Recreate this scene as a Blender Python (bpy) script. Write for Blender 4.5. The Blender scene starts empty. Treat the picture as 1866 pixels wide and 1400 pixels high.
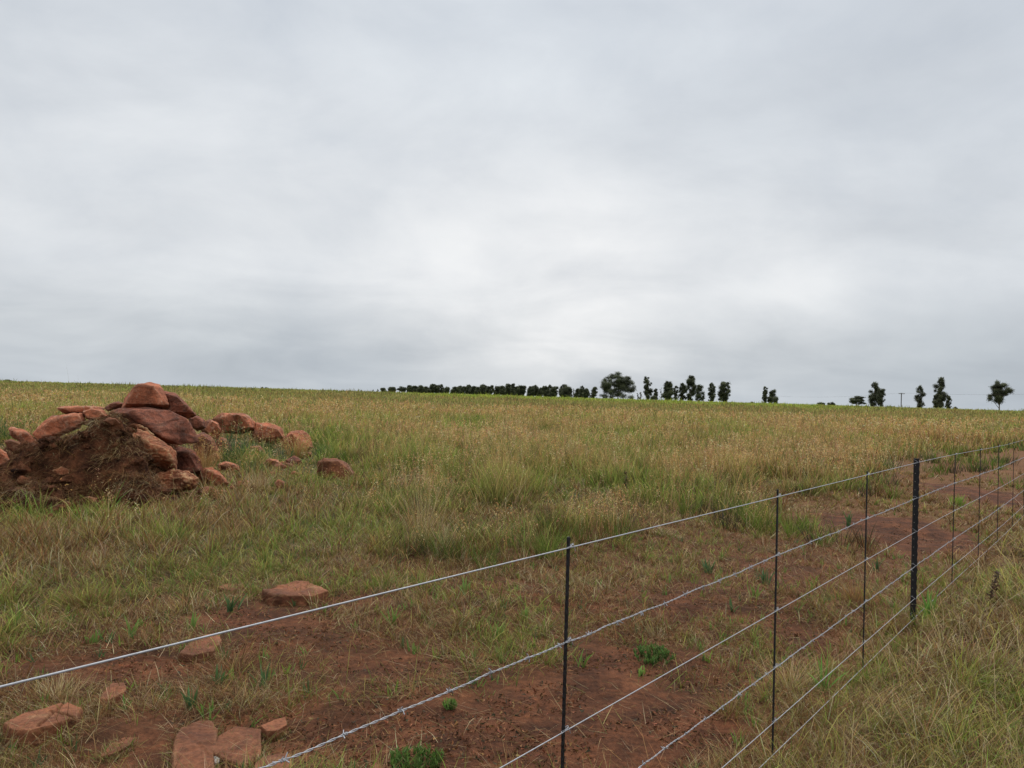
import bpy, bmesh, math, random
import numpy as np
from mathutils import Vector, Matrix, noise as mnoise
from math import radians, sin, cos, pi

random.seed(7)
RNG = np.random.default_rng(11)
scene = bpy.context.scene
COL = scene.collection

# ------------------------------------------------------------------ camera
F = 1410.0; CX, CY = 933.0, 700.0; EYE = 1.65
ROLL = radians(1.69); PITCH = math.atan(16.5 / F)
fwd = Vector((0, cos(PITCH), sin(PITCH))); up0 = Vector((0, -sin(PITCH), cos(PITCH))); rt0 = Vector((1, 0, 0))
rt = rt0 * cos(ROLL) + up0 * sin(ROLL)
up = -rt0 * sin(ROLL) + up0 * cos(ROLL)
CAMP = Vector((0, 0, EYE))
cam_d = bpy.data.cameras.new("camera"); cam = bpy.data.objects.new("camera", cam_d); COL.objects.link(cam)
M = Matrix.Identity(4)
for i in range(3):
    M[i][0] = rt[i]; M[i][1] = up[i]; M[i][2] = -fwd[i]; M[i][3] = CAMP[i]
cam.matrix_world = M
cam_d.sensor_width = 36; cam_d.lens = 36 * F / 1866.0
cam_d.clip_start = 0.05; cam_d.clip_end = 20000
scene.camera = cam
scene.view_settings.view_transform = 'Standard'; scene.view_settings.look = 'None'
scene.view_settings.exposure = 0; scene.view_settings.gamma = 1

def ray(px, py):
    return fwd + rt * ((px - CX) / F) - up * ((py - CY) / F)
def at_depth(px, py, Y):
    d = ray(px, py); return CAMP + d * (Y / d.y)
def at_z(px, py, z=0.0):
    d = ray(px, py); return CAMP + d * ((z - EYE) / d.z)

# ------------------------------------------------------------------ helpers
def obj(name, me, mat=None, parent=None, label=None, cat=None, group=None, kind=None):
    o = bpy.data.objects.new(name, me); COL.objects.link(o)
    if mat is not None:
        me.materials.clear(); me.materials.append(mat)
    if parent is not None: o.parent = parent
    tag(o, label, cat, group, kind); return o
def tag(o, label=None, cat=None, group=None, kind=None):
    if label: o["label"] = label
    if cat: o["category"] = cat
    if group: o["group"] = group
    if kind: o["kind"] = kind
def empty(name, loc, label, cat, group=None):
    o = bpy.data.objects.new(name, None); COL.objects.link(o); o.location = loc
    o.empty_display_size = .1
    tag(o, label, cat, group); return o

def np_mesh(name, V, quads=None, tris=None, col=None, smooth=False):
    me = bpy.data.meshes.new(name)
    V = np.asarray(V, np.float32)
    parts = []; tot = []
    if quads is not None and len(quads): parts.append(np.asarray(quads, np.int32).ravel()); tot.append(np.full(len(quads), 4, np.int32))
    if tris is not None and len(tris): parts.append(np.asarray(tris, np.int32).ravel()); tot.append(np.full(len(tris), 3, np.int32))
    L = np.concatenate(parts); T = np.concatenate(tot)
    me.vertices.add(len(V)); me.vertices.foreach_set("co", V.ravel())
    me.loops.add(len(L)); me.loops.foreach_set("vertex_index", L)
    me.polygons.add(len(T))
    st = np.zeros(len(T), np.int32); st[1:] = np.cumsum(T)[:-1]
    me.polygons.foreach_set("loop_start", st)
    try: me.polygons.foreach_set("loop_total", T)
    except Exception: pass
    me.polygons.foreach_set("use_smooth", np.full(len(T), smooth, bool))
    if col is not None:
        a = me.attributes.new("Col", 'FLOAT_COLOR', 'POINT')
        c = np.ones((len(V), 4), np.float32); c[:, :3] = col
        a.data.foreach_set("color", c.ravel())
    me.update(calc_edges=True); me.validate()
    return me

def _h(ix, iy, s):
    a = (ix.astype(np.int64) * 374761393 + iy.astype(np.int64) * 668265263 + s * 974634777) & 0xffffffff
    a = ((a ^ (a >> 13)) * 1274126177) & 0xffffffff
    a = a ^ (a >> 16)
    return (a & 0xffff) / 65535.0
def vn(x, y, s=0):
    xi = np.floor(x); yi = np.floor(y); fx = x - xi; fy = y - yi
    fx = fx * fx * (3 - 2 * fx); fy = fy * fy * (3 - 2 * fy)
    a = _h(xi, yi, s); b = _h(xi + 1, yi, s); c = _h(xi, yi + 1, s); d = _h(xi + 1, yi + 1, s)
    return (a + (b - a) * fx) * (1 - fy) + (c + (d - c) * fx) * fy
def fbm(x, y, s=0, o=4, g=.5):
    t = 0; amp = 1; n = 0
    for i in range(o):
        t = t + amp * vn(x * 2 ** i + i * 17.3, y * 2 ** i - i * 9.1, s + i); n += amp; amp *= g
    return t / n
def ss(a, b, x):
    t = np.clip((x - a) / (b - a), 0, 1); return t * t * (3 - 2 * t)
def mixc(a, b, t):
    t = np.asarray(t)[..., None]; return np.asarray(a) * (1 - t) + np.asarray(b) * t

# ------------------------------------------------------------------ fence line frame
PA = at_z(1035, 997, 1.22); PB = at_z(1670, 843, 1.22)
FD = Vector((PB.x - PA.x, PB.y - PA.y, 0)).normalized()
FN = Vector((-FD.y, FD.x, 0))
V0 = PA.x * FN.x + PA.y * FN.y
def vcoord(x, y): return x * FN.x + y * FN.y - V0     # + beyond the fence, - on the verge side
def on_fence(px, py):
    d = ray(px, py); t = (V0) / (d.x * FN.x + d.y * FN.y); return CAMP + d * t

# ------------------------------------------------------------------ terrain height
HB = []   # bumps of the heap: filled below, (x,y,sx,sy,h)
def T(x, y, micro=True):
    r = np.hypot(x, y)
    z = 0.62 * ss(60, 225, r) - np.maximum(r - 235, 0) * 0.012
    z = z + (fbm(x / 23., y / 23., 3, 2) - .5) * 0.16 * ss(14, 40, r)
    z = z - 0.05 * ss(6, 12, r) * ss(-3, 3, x - 3)
    if micro:
        k = np.clip(1.4 - r / 25., 0, 1)
        z = z + k * ((fbm(x / .9, y / .9, 21, 3) - .5) * .09 + (fbm(x / .16, y / .16, 31, 3) - .5) * .028)
    return z
def Tz(x, y): return float(T(np.array([x]), np.array([y]))[0])

# bare soil patches, authored on the ground
SB = []
for (px, py, hx, hy, s) in [
    (830, 1345, 330, 95, 1.25), (1130, 1300, 230, 70, 1.0), (1190, 1205, 170, 45, .8), (1640, 965, 125, 40, 1.7),
    (1795, 900, 80, 22, 1.4), (1450, 1005, 140, 22, .55), (250, 1215, 300, 50, 1.0), (430, 1120, 190, 34, 1.0), (330, 1065, 120, 12, .45), (620, 1165, 120, 22, .5), (120, 1060, 90, 14, .4), (560, 1010, 90, 8, .35),
    (300, 1345, 260, 60, 1.0), (700, 1215, 170, 34, .6), (1290, 1105, 190, 40, .75), (660, 1095, 90, 14, .6),
    (1500, 1055, 150, 32, .65), (1290, 1330, 130, 60, .6), (1560, 1180, 120, 50, .35), (930, 1075, 90, 16, .5),
    (60, 1130, 90, 20, .35), (1480, 1190, 70, 60, .5), (1850, 870, 60, 12, .8)]:
    c = at_z(px, py); a = at_z(px + hx, py); b = at_z(px, py - hy); d = at_z(px, min(py + hy, 1480))
    SB.append((c.x, c.y, abs(a.x - c.x), min(abs(b.y - c.y), abs(d.y - c.y) * 1.15), s))
def soil(x, y):
    """0..1, how bare the red soil is"""
    v = vcoord(x, y)
    wx = (fbm(x / .7, y / .7, 5, 3) - .5); wy = (fbm(x / .7, y / .7, 8, 3) - .5)
    s = 0.13 * ss(.05, .5, v) * (1 - ss(2.6, 4.8, v + wx * 2))
    for (cx, cy, sx, sy, k) in SB:
        q = ((x + wx * sx * 1.1 - cx) / sx) ** 2 + ((y + wy * sy * 1.1 - cy) / sy) ** 2
        s = s + k * np.exp(-q * 1.1)
    s = s * (0.12 + .88 * ss(-.12, .35, v + wx * .5))
    s = s + (fbm(x / .45, y / .45, 41, 4) - .5) * .75 * ss(0.02, .5, s)
    return np.clip(s, 0, 1)

GREEN = np.array((.20, .30, .048)); OLIVE = np.array((.33, .30, .075)); TAN = np.array((.50, .34, .15))
ORG = np.array((.52, .28, .10)); BROWN = np.array((.195, .098, .040)); LIME = np.array((.32, .40, .06))
STRAW = np.array((.58, .46, .25)); DARK = np.array((.055, .048, .026)); BGREEN = np.array((.15, .28, .055))
def lp(x, y, a, b, seed, o=3):
    """noise whose patches keep a natural spread in depth"""
    L = np.log(np.maximum(np.hypot(x, y), 1)); az = np.degrees(np.arctan2(x, y)); return fbm(az / a, L * b, seed, o)
def field_col(x, y):
    r = np.hypot(x, y); az = np.degrees(np.arctan2(x, y))
    n1 = fbm(x / 6., y / 9., 51, 3); n2 = fbm(x / 1.6, y / 2.6, 61, 3); n3 = lp(x, y, 3.2, 9., 71, 4); n4 = lp(x, y, 1.1, 22., 77, 3)
    tan = .34 + .8 * (n1 - .5) + .7 * (n2 - .5) + 2.3 * (n3 - .5) + 1.3 * (n4 - .5)
    tan = tan + .17 * ss(12, 19, r) * (1 - ss(34, 60, r)) * ss(-14, 0, az) + .06 * ss(5, 20, az) * ss(14, 22, r)
    tan = tan - .10 * ss(7, 9, r) * (1 - ss(14, 19, r)) * ss(-16, -6, az) * (1 - ss(18, 26, az)) - .12 * (1 - ss(-22, -8, az)) * ss(12, 20, r)
    tan = np.clip(tan, 0, 1); tan = tan * tan * (3 - 2 * tan)
    gr = mixc(GREEN, OLIVE, np.clip(.56 + 1.6 * (n2 - .5) + 1.2 * (n4 - .5) + .45 * ss(25, 70, r), 0, 1))
    hot = mixc(TAN * .78, ORG * .80, np.clip(.35 + 1.6 * (n1 - .5) + (n4 - .5), 0, 1))
    c = mixc(gr, hot, tan)
    far = ss(30, 80, r)
    c = mixc(c, np.array((.255, .24, .093)) + 0 * c, far * .5)
    crop = ss(140, 165, r + 30 * (n1 - .5)) * ss(-11, -5, az) * (1 - ss(20, 27, az))
    c = mixc(c, LIME + 0 * c, crop * .85)
    c = mixc(c, GREEN * 1.1 + 0 * c, (1 - crop) * ss(150, 200, r) * .3)
    return c * (.50 + .92 * lp(x, y, .9, 26., 79, 3))[..., None]

# ------------------------------------------------------------------ materials
def new_mat(name):
    m = bpy.data.materials.new(name); m.use_nodes = True; nt = m.node_tree; nt.nodes.clear()
    out = nt.nodes.new('ShaderNodeOutputMaterial'); b = nt.nodes.new('ShaderNodeBsdfPrincipled')
    nt.links.new(b.outputs[0], out.inputs[0]); return m, nt, b, out
def N(nt, t, **k):
    n = nt.nodes.new(t)
    for a, v in k.items(): setattr(n, a, v)
    return n
def noise_n(nt, vec, scale, detail=6, rough=.55, dist=0):
    n = N(nt, 'ShaderNodeTexNoise'); n.inputs['Scale'].default_value = scale; n.inputs['Detail'].default_value = detail
    n.inputs['Roughness'].default_value = rough; n.inputs['Distortion'].default_value = dist
    if vec is not None: nt.links.new(vec, n.inputs['Vector'])
    return n
def ramp(nt, fac, stops):
    r = N(nt, 'ShaderNodeValToRGB'); e = r.color_ramp.elements
    while len(e) < len(stops): e.new(.5)
    for i, (p, c) in enumerate(stops):
        e[i].position = p; e[i].color = (*c, 1) if len(c) == 3 else c
    nt.links.new(fac, r.inputs[0]); return r
def mixn(nt, fac, a, b, mode='MIX'):
    m = N(nt, 'ShaderNodeMix', data_type='RGBA', blend_type=mode)
    for s, v in ((0, fac), (6, a), (7, b)):
        if hasattr(v, 'links'): nt.links.new(v, m.inputs[s])
        else: m.inputs[s].default_value = v if s == 0 else (*v, 1)
    return m.outputs[2]
def mathn(nt, op, a, b=None, clamp=False):
    m = N(nt, 'ShaderNodeMath', operation=op, use_clamp=clamp)
    for i, v in enumerate((a, b)):
        if v is None: continue
        if hasattr(v, 'links'): nt.links.new(v, m.inputs[i])
        else: m.inputs[i].default_value = v
    return m.outputs[0]
def bump(nt, b, h, strength, dist, prev=None):
    n = N(nt, 'ShaderNodeBump'); n.inputs['Strength'].default_value = strength; n.inputs['Distance'].default_value = dist
    nt.links.new(h, n.inputs['Height'])
    if prev: nt.links.new(prev, n.inputs['Normal'])
    nt.links.new(n.outputs[0], b.inputs['Normal']); return n.outputs[0]

def mat_blades(name, rough=.6, trans=.32, gain=1.0):
    m, nt, b, out = new_mat(name)
    a = N(nt, 'ShaderNodeAttribute', attribute_name='Col')
    g = mixn(nt, 1.0, a.outputs['Color'], (gain, gain, gain), 'MULTIPLY')
    nt.links.new(g, b.inputs['Base Color']); b.inputs['Roughness'].default_value = rough
    b.inputs['Specular IOR Level'].default_value = .2
    if trans > 0:
        t = N(nt, 'ShaderNodeBsdfTranslucent'); nt.links.new(g, t.inputs[0])
        mx = N(nt, 'ShaderNodeMixShader'); mx.inputs[0].default_value = trans
        nt.links.new(b.outputs[0], mx.inputs[1]); nt.links.new(t.outputs[0], mx.inputs[2]); nt.links.new(mx.outputs[0], out.inputs[0])
    return m
M_GRASS = mat_blades("grass_blades", gain=1.12)
M_LEAF = mat_blades("tree_leaves", .55, .12)
M_LITTER = mat_blades("dry_litter", .75, .1)

def mat_ground():
    m, nt, b, out = new_mat("red_soil_ground")
    geo = N(nt, 'ShaderNodeNewGeometry'); P = geo.outputs['Position']
    a = N(nt, 'ShaderNodeAttribute', attribute_name='Col')
    s = N(nt, 'ShaderNodeAttribute', attribute_name='bare')
    n1 = noise_n(nt, P, 3.2, 8, .62); n2 = noise_n(nt, P, 22, 8, .65); n3 = noise_n(nt, P, 110, 4, .6)
    c1 = ramp(nt, n1.outputs[0], [(.30, (.040, .0165, .008)), (.5, (.100, .038, .017)), (.70, (.175, .066, .029))])
    c2 = ramp(nt, n2.outputs[0], [(.30, (.45, .42, .4)), (.52, (.95, .95, .95)), (.74, (1.45, 1.4, 1.35))])
    c = mixn(nt, 1.0, c1.outputs[0], c2.outputs[0], 'MULTIPLY')
    c3 = ramp(nt, n3.outputs[0], [(.35, (.7, .7, .7)), (.65, (1.25, 1.25, 1.25))])
    c = mixn(nt, .7, c, c3.outputs[0], 'MULTIPLY')
    fn = noise_n(nt, P, 1.1, 6, .65); fr = ramp(nt, fn.outputs[0], [(.3, (.65, .65, .65)), (.7, (1.3, 1.3, 1.3))])
    fc = mixn(nt, .8, a.outputs['Color'], fr.outputs[0], 'MULTIPLY')
    c = mixn(nt, s.outputs['Fac'], fc, c)
    nt.links.new(c, b.inputs['Base Color']); b.inputs['Roughness'].default_value = .92; b.inputs['Specular IOR Level'].default_value = .15
    p = bump(nt, b, n2.outputs[0], .8, .03); p = bump(nt, b, n3.outputs[0], .6, .008, p)
    v = N(nt, 'ShaderNodeTexVoronoi'); v.inputs['Scale'].default_value = 28; nt.links.new(P, v.inputs['Vector'])
    bump(nt, b, v.outputs['Distance'], .35, .012, p)
    return m
M_GROUND = mat_ground()

def mat_rock(name, red=(.34, .108, .05), dark=(.085, .038, .025), pale=(.54, .36, .24), pale_amt=1.0, dark_amt=.5, bumpy=1.0):
    m, nt, b, out = new_mat(name)
    tc = N(nt, 'ShaderNodeTexCoord'); oi = N(nt, 'ShaderNodeObjectInfo')
    add = N(nt, 'ShaderNodeVectorMath', operation='ADD'); nt.links.new(tc.outputs['Object'], add.inputs[0])
    sc = N(nt, 'ShaderNodeVectorMath', operation='SCALE'); nt.links.new(oi.outputs['Random'], sc.inputs['Scale'])
    cv = N(nt, 'ShaderNodeCombineXYZ'); 
    for i, k in enumerate((31., 17., 53.)): cv.inputs[i].default_value = k
    nt.links.new(cv.outputs[0], sc.inputs[0]); nt.links.new(sc.outputs[0], add.inputs[1]); P = add.outputs[0]
    st = N(nt, 'ShaderNodeMapping'); st.inputs['Scale'].default_value = (1.6, 1.6, 3.4); st.inputs['Rotation'].default_value = (.25, .3, 0)
    nt.links.new(P, st.inputs[0])
    n1 = noise_n(nt, P, 2.6, 8, .6, .4); n2 = noise_n(nt, P, 5.0, 10, .68, .8); n3 = noise_n(nt, st.outputs[0], 2.6, 9, .66, 1.1); n4 = noise_n(nt, P, 45, 6, .65)
    r2 = tuple(min(1, k * 1.45) for k in red)
    c = ramp(nt, n1.outputs[0], [(.34, tuple(k * .45 for k in red)), (.5, red), (.64, r2)]).outputs[0]
    dk = ramp(nt, n3.outputs[0], [(.50 - .1 * dark_amt, (0, 0, 0)), (.66, (1, 1, 1))]).outputs[0]
    c = mixn(nt, mathn(nt, 'MULTIPLY', dk, dark_amt), c, dark)
    pl = ramp(nt, n2.outputs[0], [(.60 - .05 * pale_amt, (0, 0, 0)), (.68, (1, 1, 1))]).outputs[0]
    geo = N(nt, 'ShaderNodeNewGeometry'); pt = ramp(nt, geo.outputs['Pointiness'], [(.50, (0, 0, 0)), (.56, (1, 1, 1))]).outputs[0]
    pf = mathn(nt, 'ADD', mathn(nt, 'MULTIPLY', pl, .55 * pale_amt), mathn(nt, 'MULTIPLY', mathn(nt, 'MULTIPLY', pt, n2.outputs[0]), .55 * pale_amt), True)
    c = mixn(nt, pf, c, pale)
    g = ramp(nt, n4.outputs[0], [(.3, (.55, .55, .55)), (.7, (1.35, 1.35, 1.35))]).outputs[0]
    c = mixn(nt, .9, c, g, 'MULTIPLY')
    nt.links.new(c, b.inputs['Base Color']); b.inputs['Roughness'].default_value = .88; b.inputs['Specular IOR Level'].default_value = .25
    p = bump(nt, b, n3.outputs[0], .55 * bumpy, .06); p = bump(nt, b, n2.outputs[0], .5 * bumpy, .04, p); bump(nt, b, n4.outputs[0], .6, .008, p)
    return m
M_ROCK = mat_rock("red_quarried_rock")
M_ROCK_D = mat_rock("dark_red_rock", (.24, .08, .045), (.065, .031, .022), dark_amt=.9, pale_amt=.3)
M_ROCK_P = mat_rock("pale_capped_rock", (.27, .085, .036), (.10, .035, .018), (.50, .33, .17), pale_amt=1.4)
M_SLAB = mat_rock("smooth_orange_slab", (.20, .074, .034), (.085, .032, .018), (.40, .25, .13), pale_amt=.6, dark_amt=.7, bumpy=.6)
M_WHITE = mat_rock("white_stone", (.33, .31, .27), (.2, .2, .19), (.6, .6, .58), dark_amt=.2)

def mat_heap():
    m, nt, b, out = new_mat("dark_turned_soil")
    P = N(nt, 'ShaderNodeNewGeometry').outputs['Position']
    n1 = noise_n(nt, P, 4, 8, .65); n2 = noise_n(nt, P, 26, 8, .7)
    c = ramp(nt, n1.outputs[0], [(.34, (.022, .010, .006)), (.5, (.090, .037, .019)), (.68, (.20, .078, .038))]).outputs[0]
    g = ramp(nt, n2.outputs[0], [(.3, (.45, .45, .45)), (.7, (1.5, 1.45, 1.4))]).outputs[0]
    nt.links.new(mixn(nt, .9, c, g, 'MULTIPLY'), b.inputs['Base Color']); b.inputs['Roughness'].default_value = .95
    b.inputs['Specular IOR Level'].default_value = .1
    p = bump(nt, b, n1.outputs[0], .8, .12); bump(nt, b, n2.outputs[0], 1, .03, p); return m
M_HEAP = mat_heap()

def mat_simple(name, col, rough, metal=0, nscale=60, var=.3, spec=.5, bmp=.3):
    m, nt, b, out = new_mat(name); tc = N(nt, 'ShaderNodeTexCoord')
    n = noise_n(nt, tc.outputs['Object'], nscale, 5, .6)
    c = ramp(nt, n.outputs[0], [(.3, tuple(k * (1 - var) for k in col)), (.7, tuple(min(1, k * (1 + var)) for k in col))])
    nt.links.new(c.outputs[0], b.inputs['Base Color']); b.inputs['Roughness'].default_value = rough; b.inputs['Metallic'].default_value = metal
    b.inputs['Specular IOR Level'].default_value = spec
    bump(nt, b, n.outputs[0], bmp, .001); return m
M_WIRE = mat_simple("galvanised_wire", (.36, .37, .39), .55, .4, 90, .15)
M_BLACK = mat_simple("black_bitumen_paint", (.012, .012, .014), .5, 0, 140, .9, .3, .8)
M_PALE = mat_simple("bare_metal_hole", (.30, .27, .23), .6, .2, 60, .1)
M_BARK = mat_simple("tree_bark", (.10, .08, .06), .9, 0, 2, .4, .2)
M_POLE = mat_simple("weathered_pole", (.07, .06, .055), .9, 0, 2, .3, .2)

# ------------------------------------------------------------------ world and sun
SUN_EL, SUN_AZ = radians(52), radians(12)
w = bpy.data.worlds.new("World"); scene.world = w; w.use_nodes = True; nt = w.node_tree; nt.nodes.clear()
out = N(nt, 'ShaderNodeOutputWorld')
sky = N(nt, 'ShaderNodeTexSky', sky_type='NISHITA'); sky.sun_disc = False; sky.sun_elevation = SUN_EL; sky.sun_rotation = SUN_AZ
sky.dust_density = 3
b1 = N(nt, 'ShaderNodeBackground'); b1.inputs[1].default_value = .1; nt.links.new(sky.outputs[0], b1.inputs[0])
tc = N(nt, 'ShaderNodeTexCoord'); D = tc.outputs['Generated']
sep = N(nt, 'ShaderNodeSeparateXYZ'); nt.links.new(D, sep.inputs[0]); Z = sep.outputs[2]
base = ramp(nt, Z, [(0.0, (.52, .57, .62)), (.03, (.485, .535, .585)), (.075, (.53, .575, .62)), (.14, (.68, .715, .755)), (.20, (.675, .71, .748)), (.30, (.64, .682, .73)),
                    (.45, (.635, .683, .74)), (.62, (1.15, 1.18, 1.24)), (1.0, (1.6, 1.62, 1.66))]).outputs[0]
zz = mathn(nt, 'MAXIMUM', Z, .0); zz = mathn(nt, 'ADD', zz, .26)
dv = N(nt, 'ShaderNodeVectorMath', operation='DIVIDE'); nt.links.new(D, dv.inputs[0])
cz = N(nt, 'ShaderNodeCombineXYZ')
for i in range(3): nt.links.new(zz, cz.inputs[i])
nt.links.new(cz.outputs[0], dv.inputs[1])
mp = N(nt, 'ShaderNodeMapping'); mp.inputs['Scale'].default_value = (.8, 1.0, .6); mp.inputs['Rotation'].default_value = (0, 0, .3); nt.links.new(dv.outputs[0], mp.inputs[0])
cn = noise_n(nt, mp.outputs[0], 1.9, 7, .5, .5)
cf = ramp(nt, cn.outputs[0], [(.28, (.885, .89, .90)), (.45, (.965, .967, .972)), (.58, (1.03, 1.028, 1.025)), (.74, (1.09, 1.085, 1.075))]).outputs[0]
c = mixn(nt, 1.0, base, cf, 'MULTIPLY')
mp2 = N(nt, 'ShaderNodeMapping'); mp2.inputs['Scale'].default_value = (1, 1, 1.7); nt.links.new(D, mp2.inputs[0])
cn2 = noise_n(nt, mp2.outputs[0], 4.6, 9, .58, .25)
c = mixn(nt, 1.0, c, ramp(nt, cn2.outputs[0], [(.3, (.925, .935, .95)), (.5, (1.0, 1.0, 1.0)), (.68, (1.075, 1.07, 1.06))]).outputs[0], 'MULTIPLY')
def glow(c, px, py, tight, amt):
    d = ray(px, py).normalized()
    dn = N(nt, 'ShaderNodeVectorMath', operation='DOT_PRODUCT'); nt.links.new(D, dn.inputs[0]); dn.inputs[1].default_value = d
    g = mathn(nt, 'POWER', mathn(nt, 'MAXIMUM', dn.outputs['Value'], 0.0), tight)
    g = mathn(nt, 'MULTIPLY', g, mathn(nt, 'MULTIPLY', mathn(nt, 'MULTIPLY', cn.outputs[0], cn2.outputs[0]), 4.2))
    g = mathn(nt, 'MULTIPLY', g, amt)
    return mixn(nt, g, c, (.93, .935, .94))
c = glow(c, 1060, 520, 110, .8)
c = glow(c, 1420, 500, 150, .32)
c = glow(c, 620, 420, 90, .2)
c = glow(c, 60, 440, 60, .2)
c = glow(c, 820, 500, 110, .45)
c = glow(c, 250, 120, 40, .16)
b2 = N(nt, 'ShaderNodeBackground'); b2.inputs[1].default_value = 1.0; nt.links.new(c, b2.inputs[0])
mx = N(nt, 'ShaderNodeMixShader'); mx.inputs[0].default_value = .96
nt.links.new(b1.outputs[0], mx.inputs[1]); nt.links.new(b2.outputs[0], mx.inputs[2]); nt.links.new(mx.outputs[0], out.inputs[0])
sl = bpy.data.lights.new("sun", 'SUN'); sl.energy = 1.5; sl.angle = radians(22); sl.color = (1, .97, .92)
so = bpy.data.objects.new("sun", sl); COL.objects.link(so)
sd = Vector((sin(SUN_AZ) * cos(SUN_EL), cos(SUN_AZ) * cos(SUN_EL), sin(SUN_EL)))
so.rotation_euler = sd.to_track_quat('Z', 'Y').to_euler()

# ------------------------------------------------------------------ heap heights
def HP(px, py, Y, sx, sy):
    p = at_depth(px, py, Y); HB.append((p.x, p.y, sx, sy, p.z))
HP(190, 776, 11.0, .62, .95); HP(150, 800, 10.9, .75, .9); HP(100, 824, 10.8, .9, .9); HP(50, 842, 10.8, 1.0, 1.0); HP(-60, 862, 11.0, 1.3, 1.0)
HP(235, 812, 10.8, .5, .8); HP(100, 880, 10.2, 1.2, .75); HP(230, 880, 10.3, .75, .6); HP(-80, 890, 10.3, 1.4, .8)
CORE = []
for (px, py, Y, sx, sy) in [(145, 786, 12.3, .9, .55), (100, 800, 12.05, .8, .5), (280, 800, 12.7, .7, .5), (60, 826, 12.2, .9, .6)]:
    p = at_depth(px, py, Y); CORE.append((p.x, p.y, sx, sy, p.z))
def heap_h(x, y):
    h = np.zeros_like(x)
    wx = (fbm(x / .5, y / .5, 91, 3) - .5) * .35; wy = (fbm(x / .5, y / .5, 97, 3) - .5) * .35
    for L in (HB, CORE):
        for (cx, cy, sx, sy, z) in L:
            q = np.sqrt(((x + wx - cx) / sx) ** 2 + ((y + wy - cy) / sy) ** 2)
            h = np.maximum(h, z * (1 - ss(.05, 1.45, q)) )
    return h

# ------------------------------------------------------------------ ground sheet
def build_ground():
    rs = [0.0, .4]; r = .4
    while r < 9000:
        r *= 1.0085 if r < 300 else 1.05
        rs.append(r)
    rs = np.array(rs)
    a = np.concatenate([np.arange(-46, 46.01, .3), np.arange(50, 314, 6.)]); a = np.radians(a)
    R, A = np.meshgrid(rs, a, indexing='ij'); x = R * np.sin(A); y = R * np.cos(A)
    z = T(x, y); nr, na = x.shape
    z = z + .02 * np.minimum(1, soil(x, y)) * 0
    V = np.stack([x, y, z], -1).reshape(-1, 3)
    i = np.arange(nr - 1)[:, None] * na; j = np.arange(na)[None, :]; j2 = (j + 1) % na
    q = np.stack([i + j, i + na + j, i + na + j2, i + j2], -1).reshape(-1, 4)
    xx, yy = V[:, 0], V[:, 1]; rr = np.hypot(xx, yy)
    s = soil(xx, yy) * (1 - ss(20, 26, rr))
    v = vcoord(xx, yy)
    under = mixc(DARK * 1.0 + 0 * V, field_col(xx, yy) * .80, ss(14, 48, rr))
    under = mixc(BROWN * .45 + 0 * V, mixc(BROWN * .9 + 0 * V, under, ss(2, 6, v)), ss(-.2, .4, v))  # understory colour kept dark to stand in for shade below the blades
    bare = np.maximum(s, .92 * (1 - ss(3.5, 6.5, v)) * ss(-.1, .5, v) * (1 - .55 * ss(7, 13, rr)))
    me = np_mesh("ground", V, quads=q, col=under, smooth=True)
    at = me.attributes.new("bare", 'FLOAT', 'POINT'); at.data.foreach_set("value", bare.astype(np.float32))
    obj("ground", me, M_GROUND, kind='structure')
build_ground()

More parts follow.
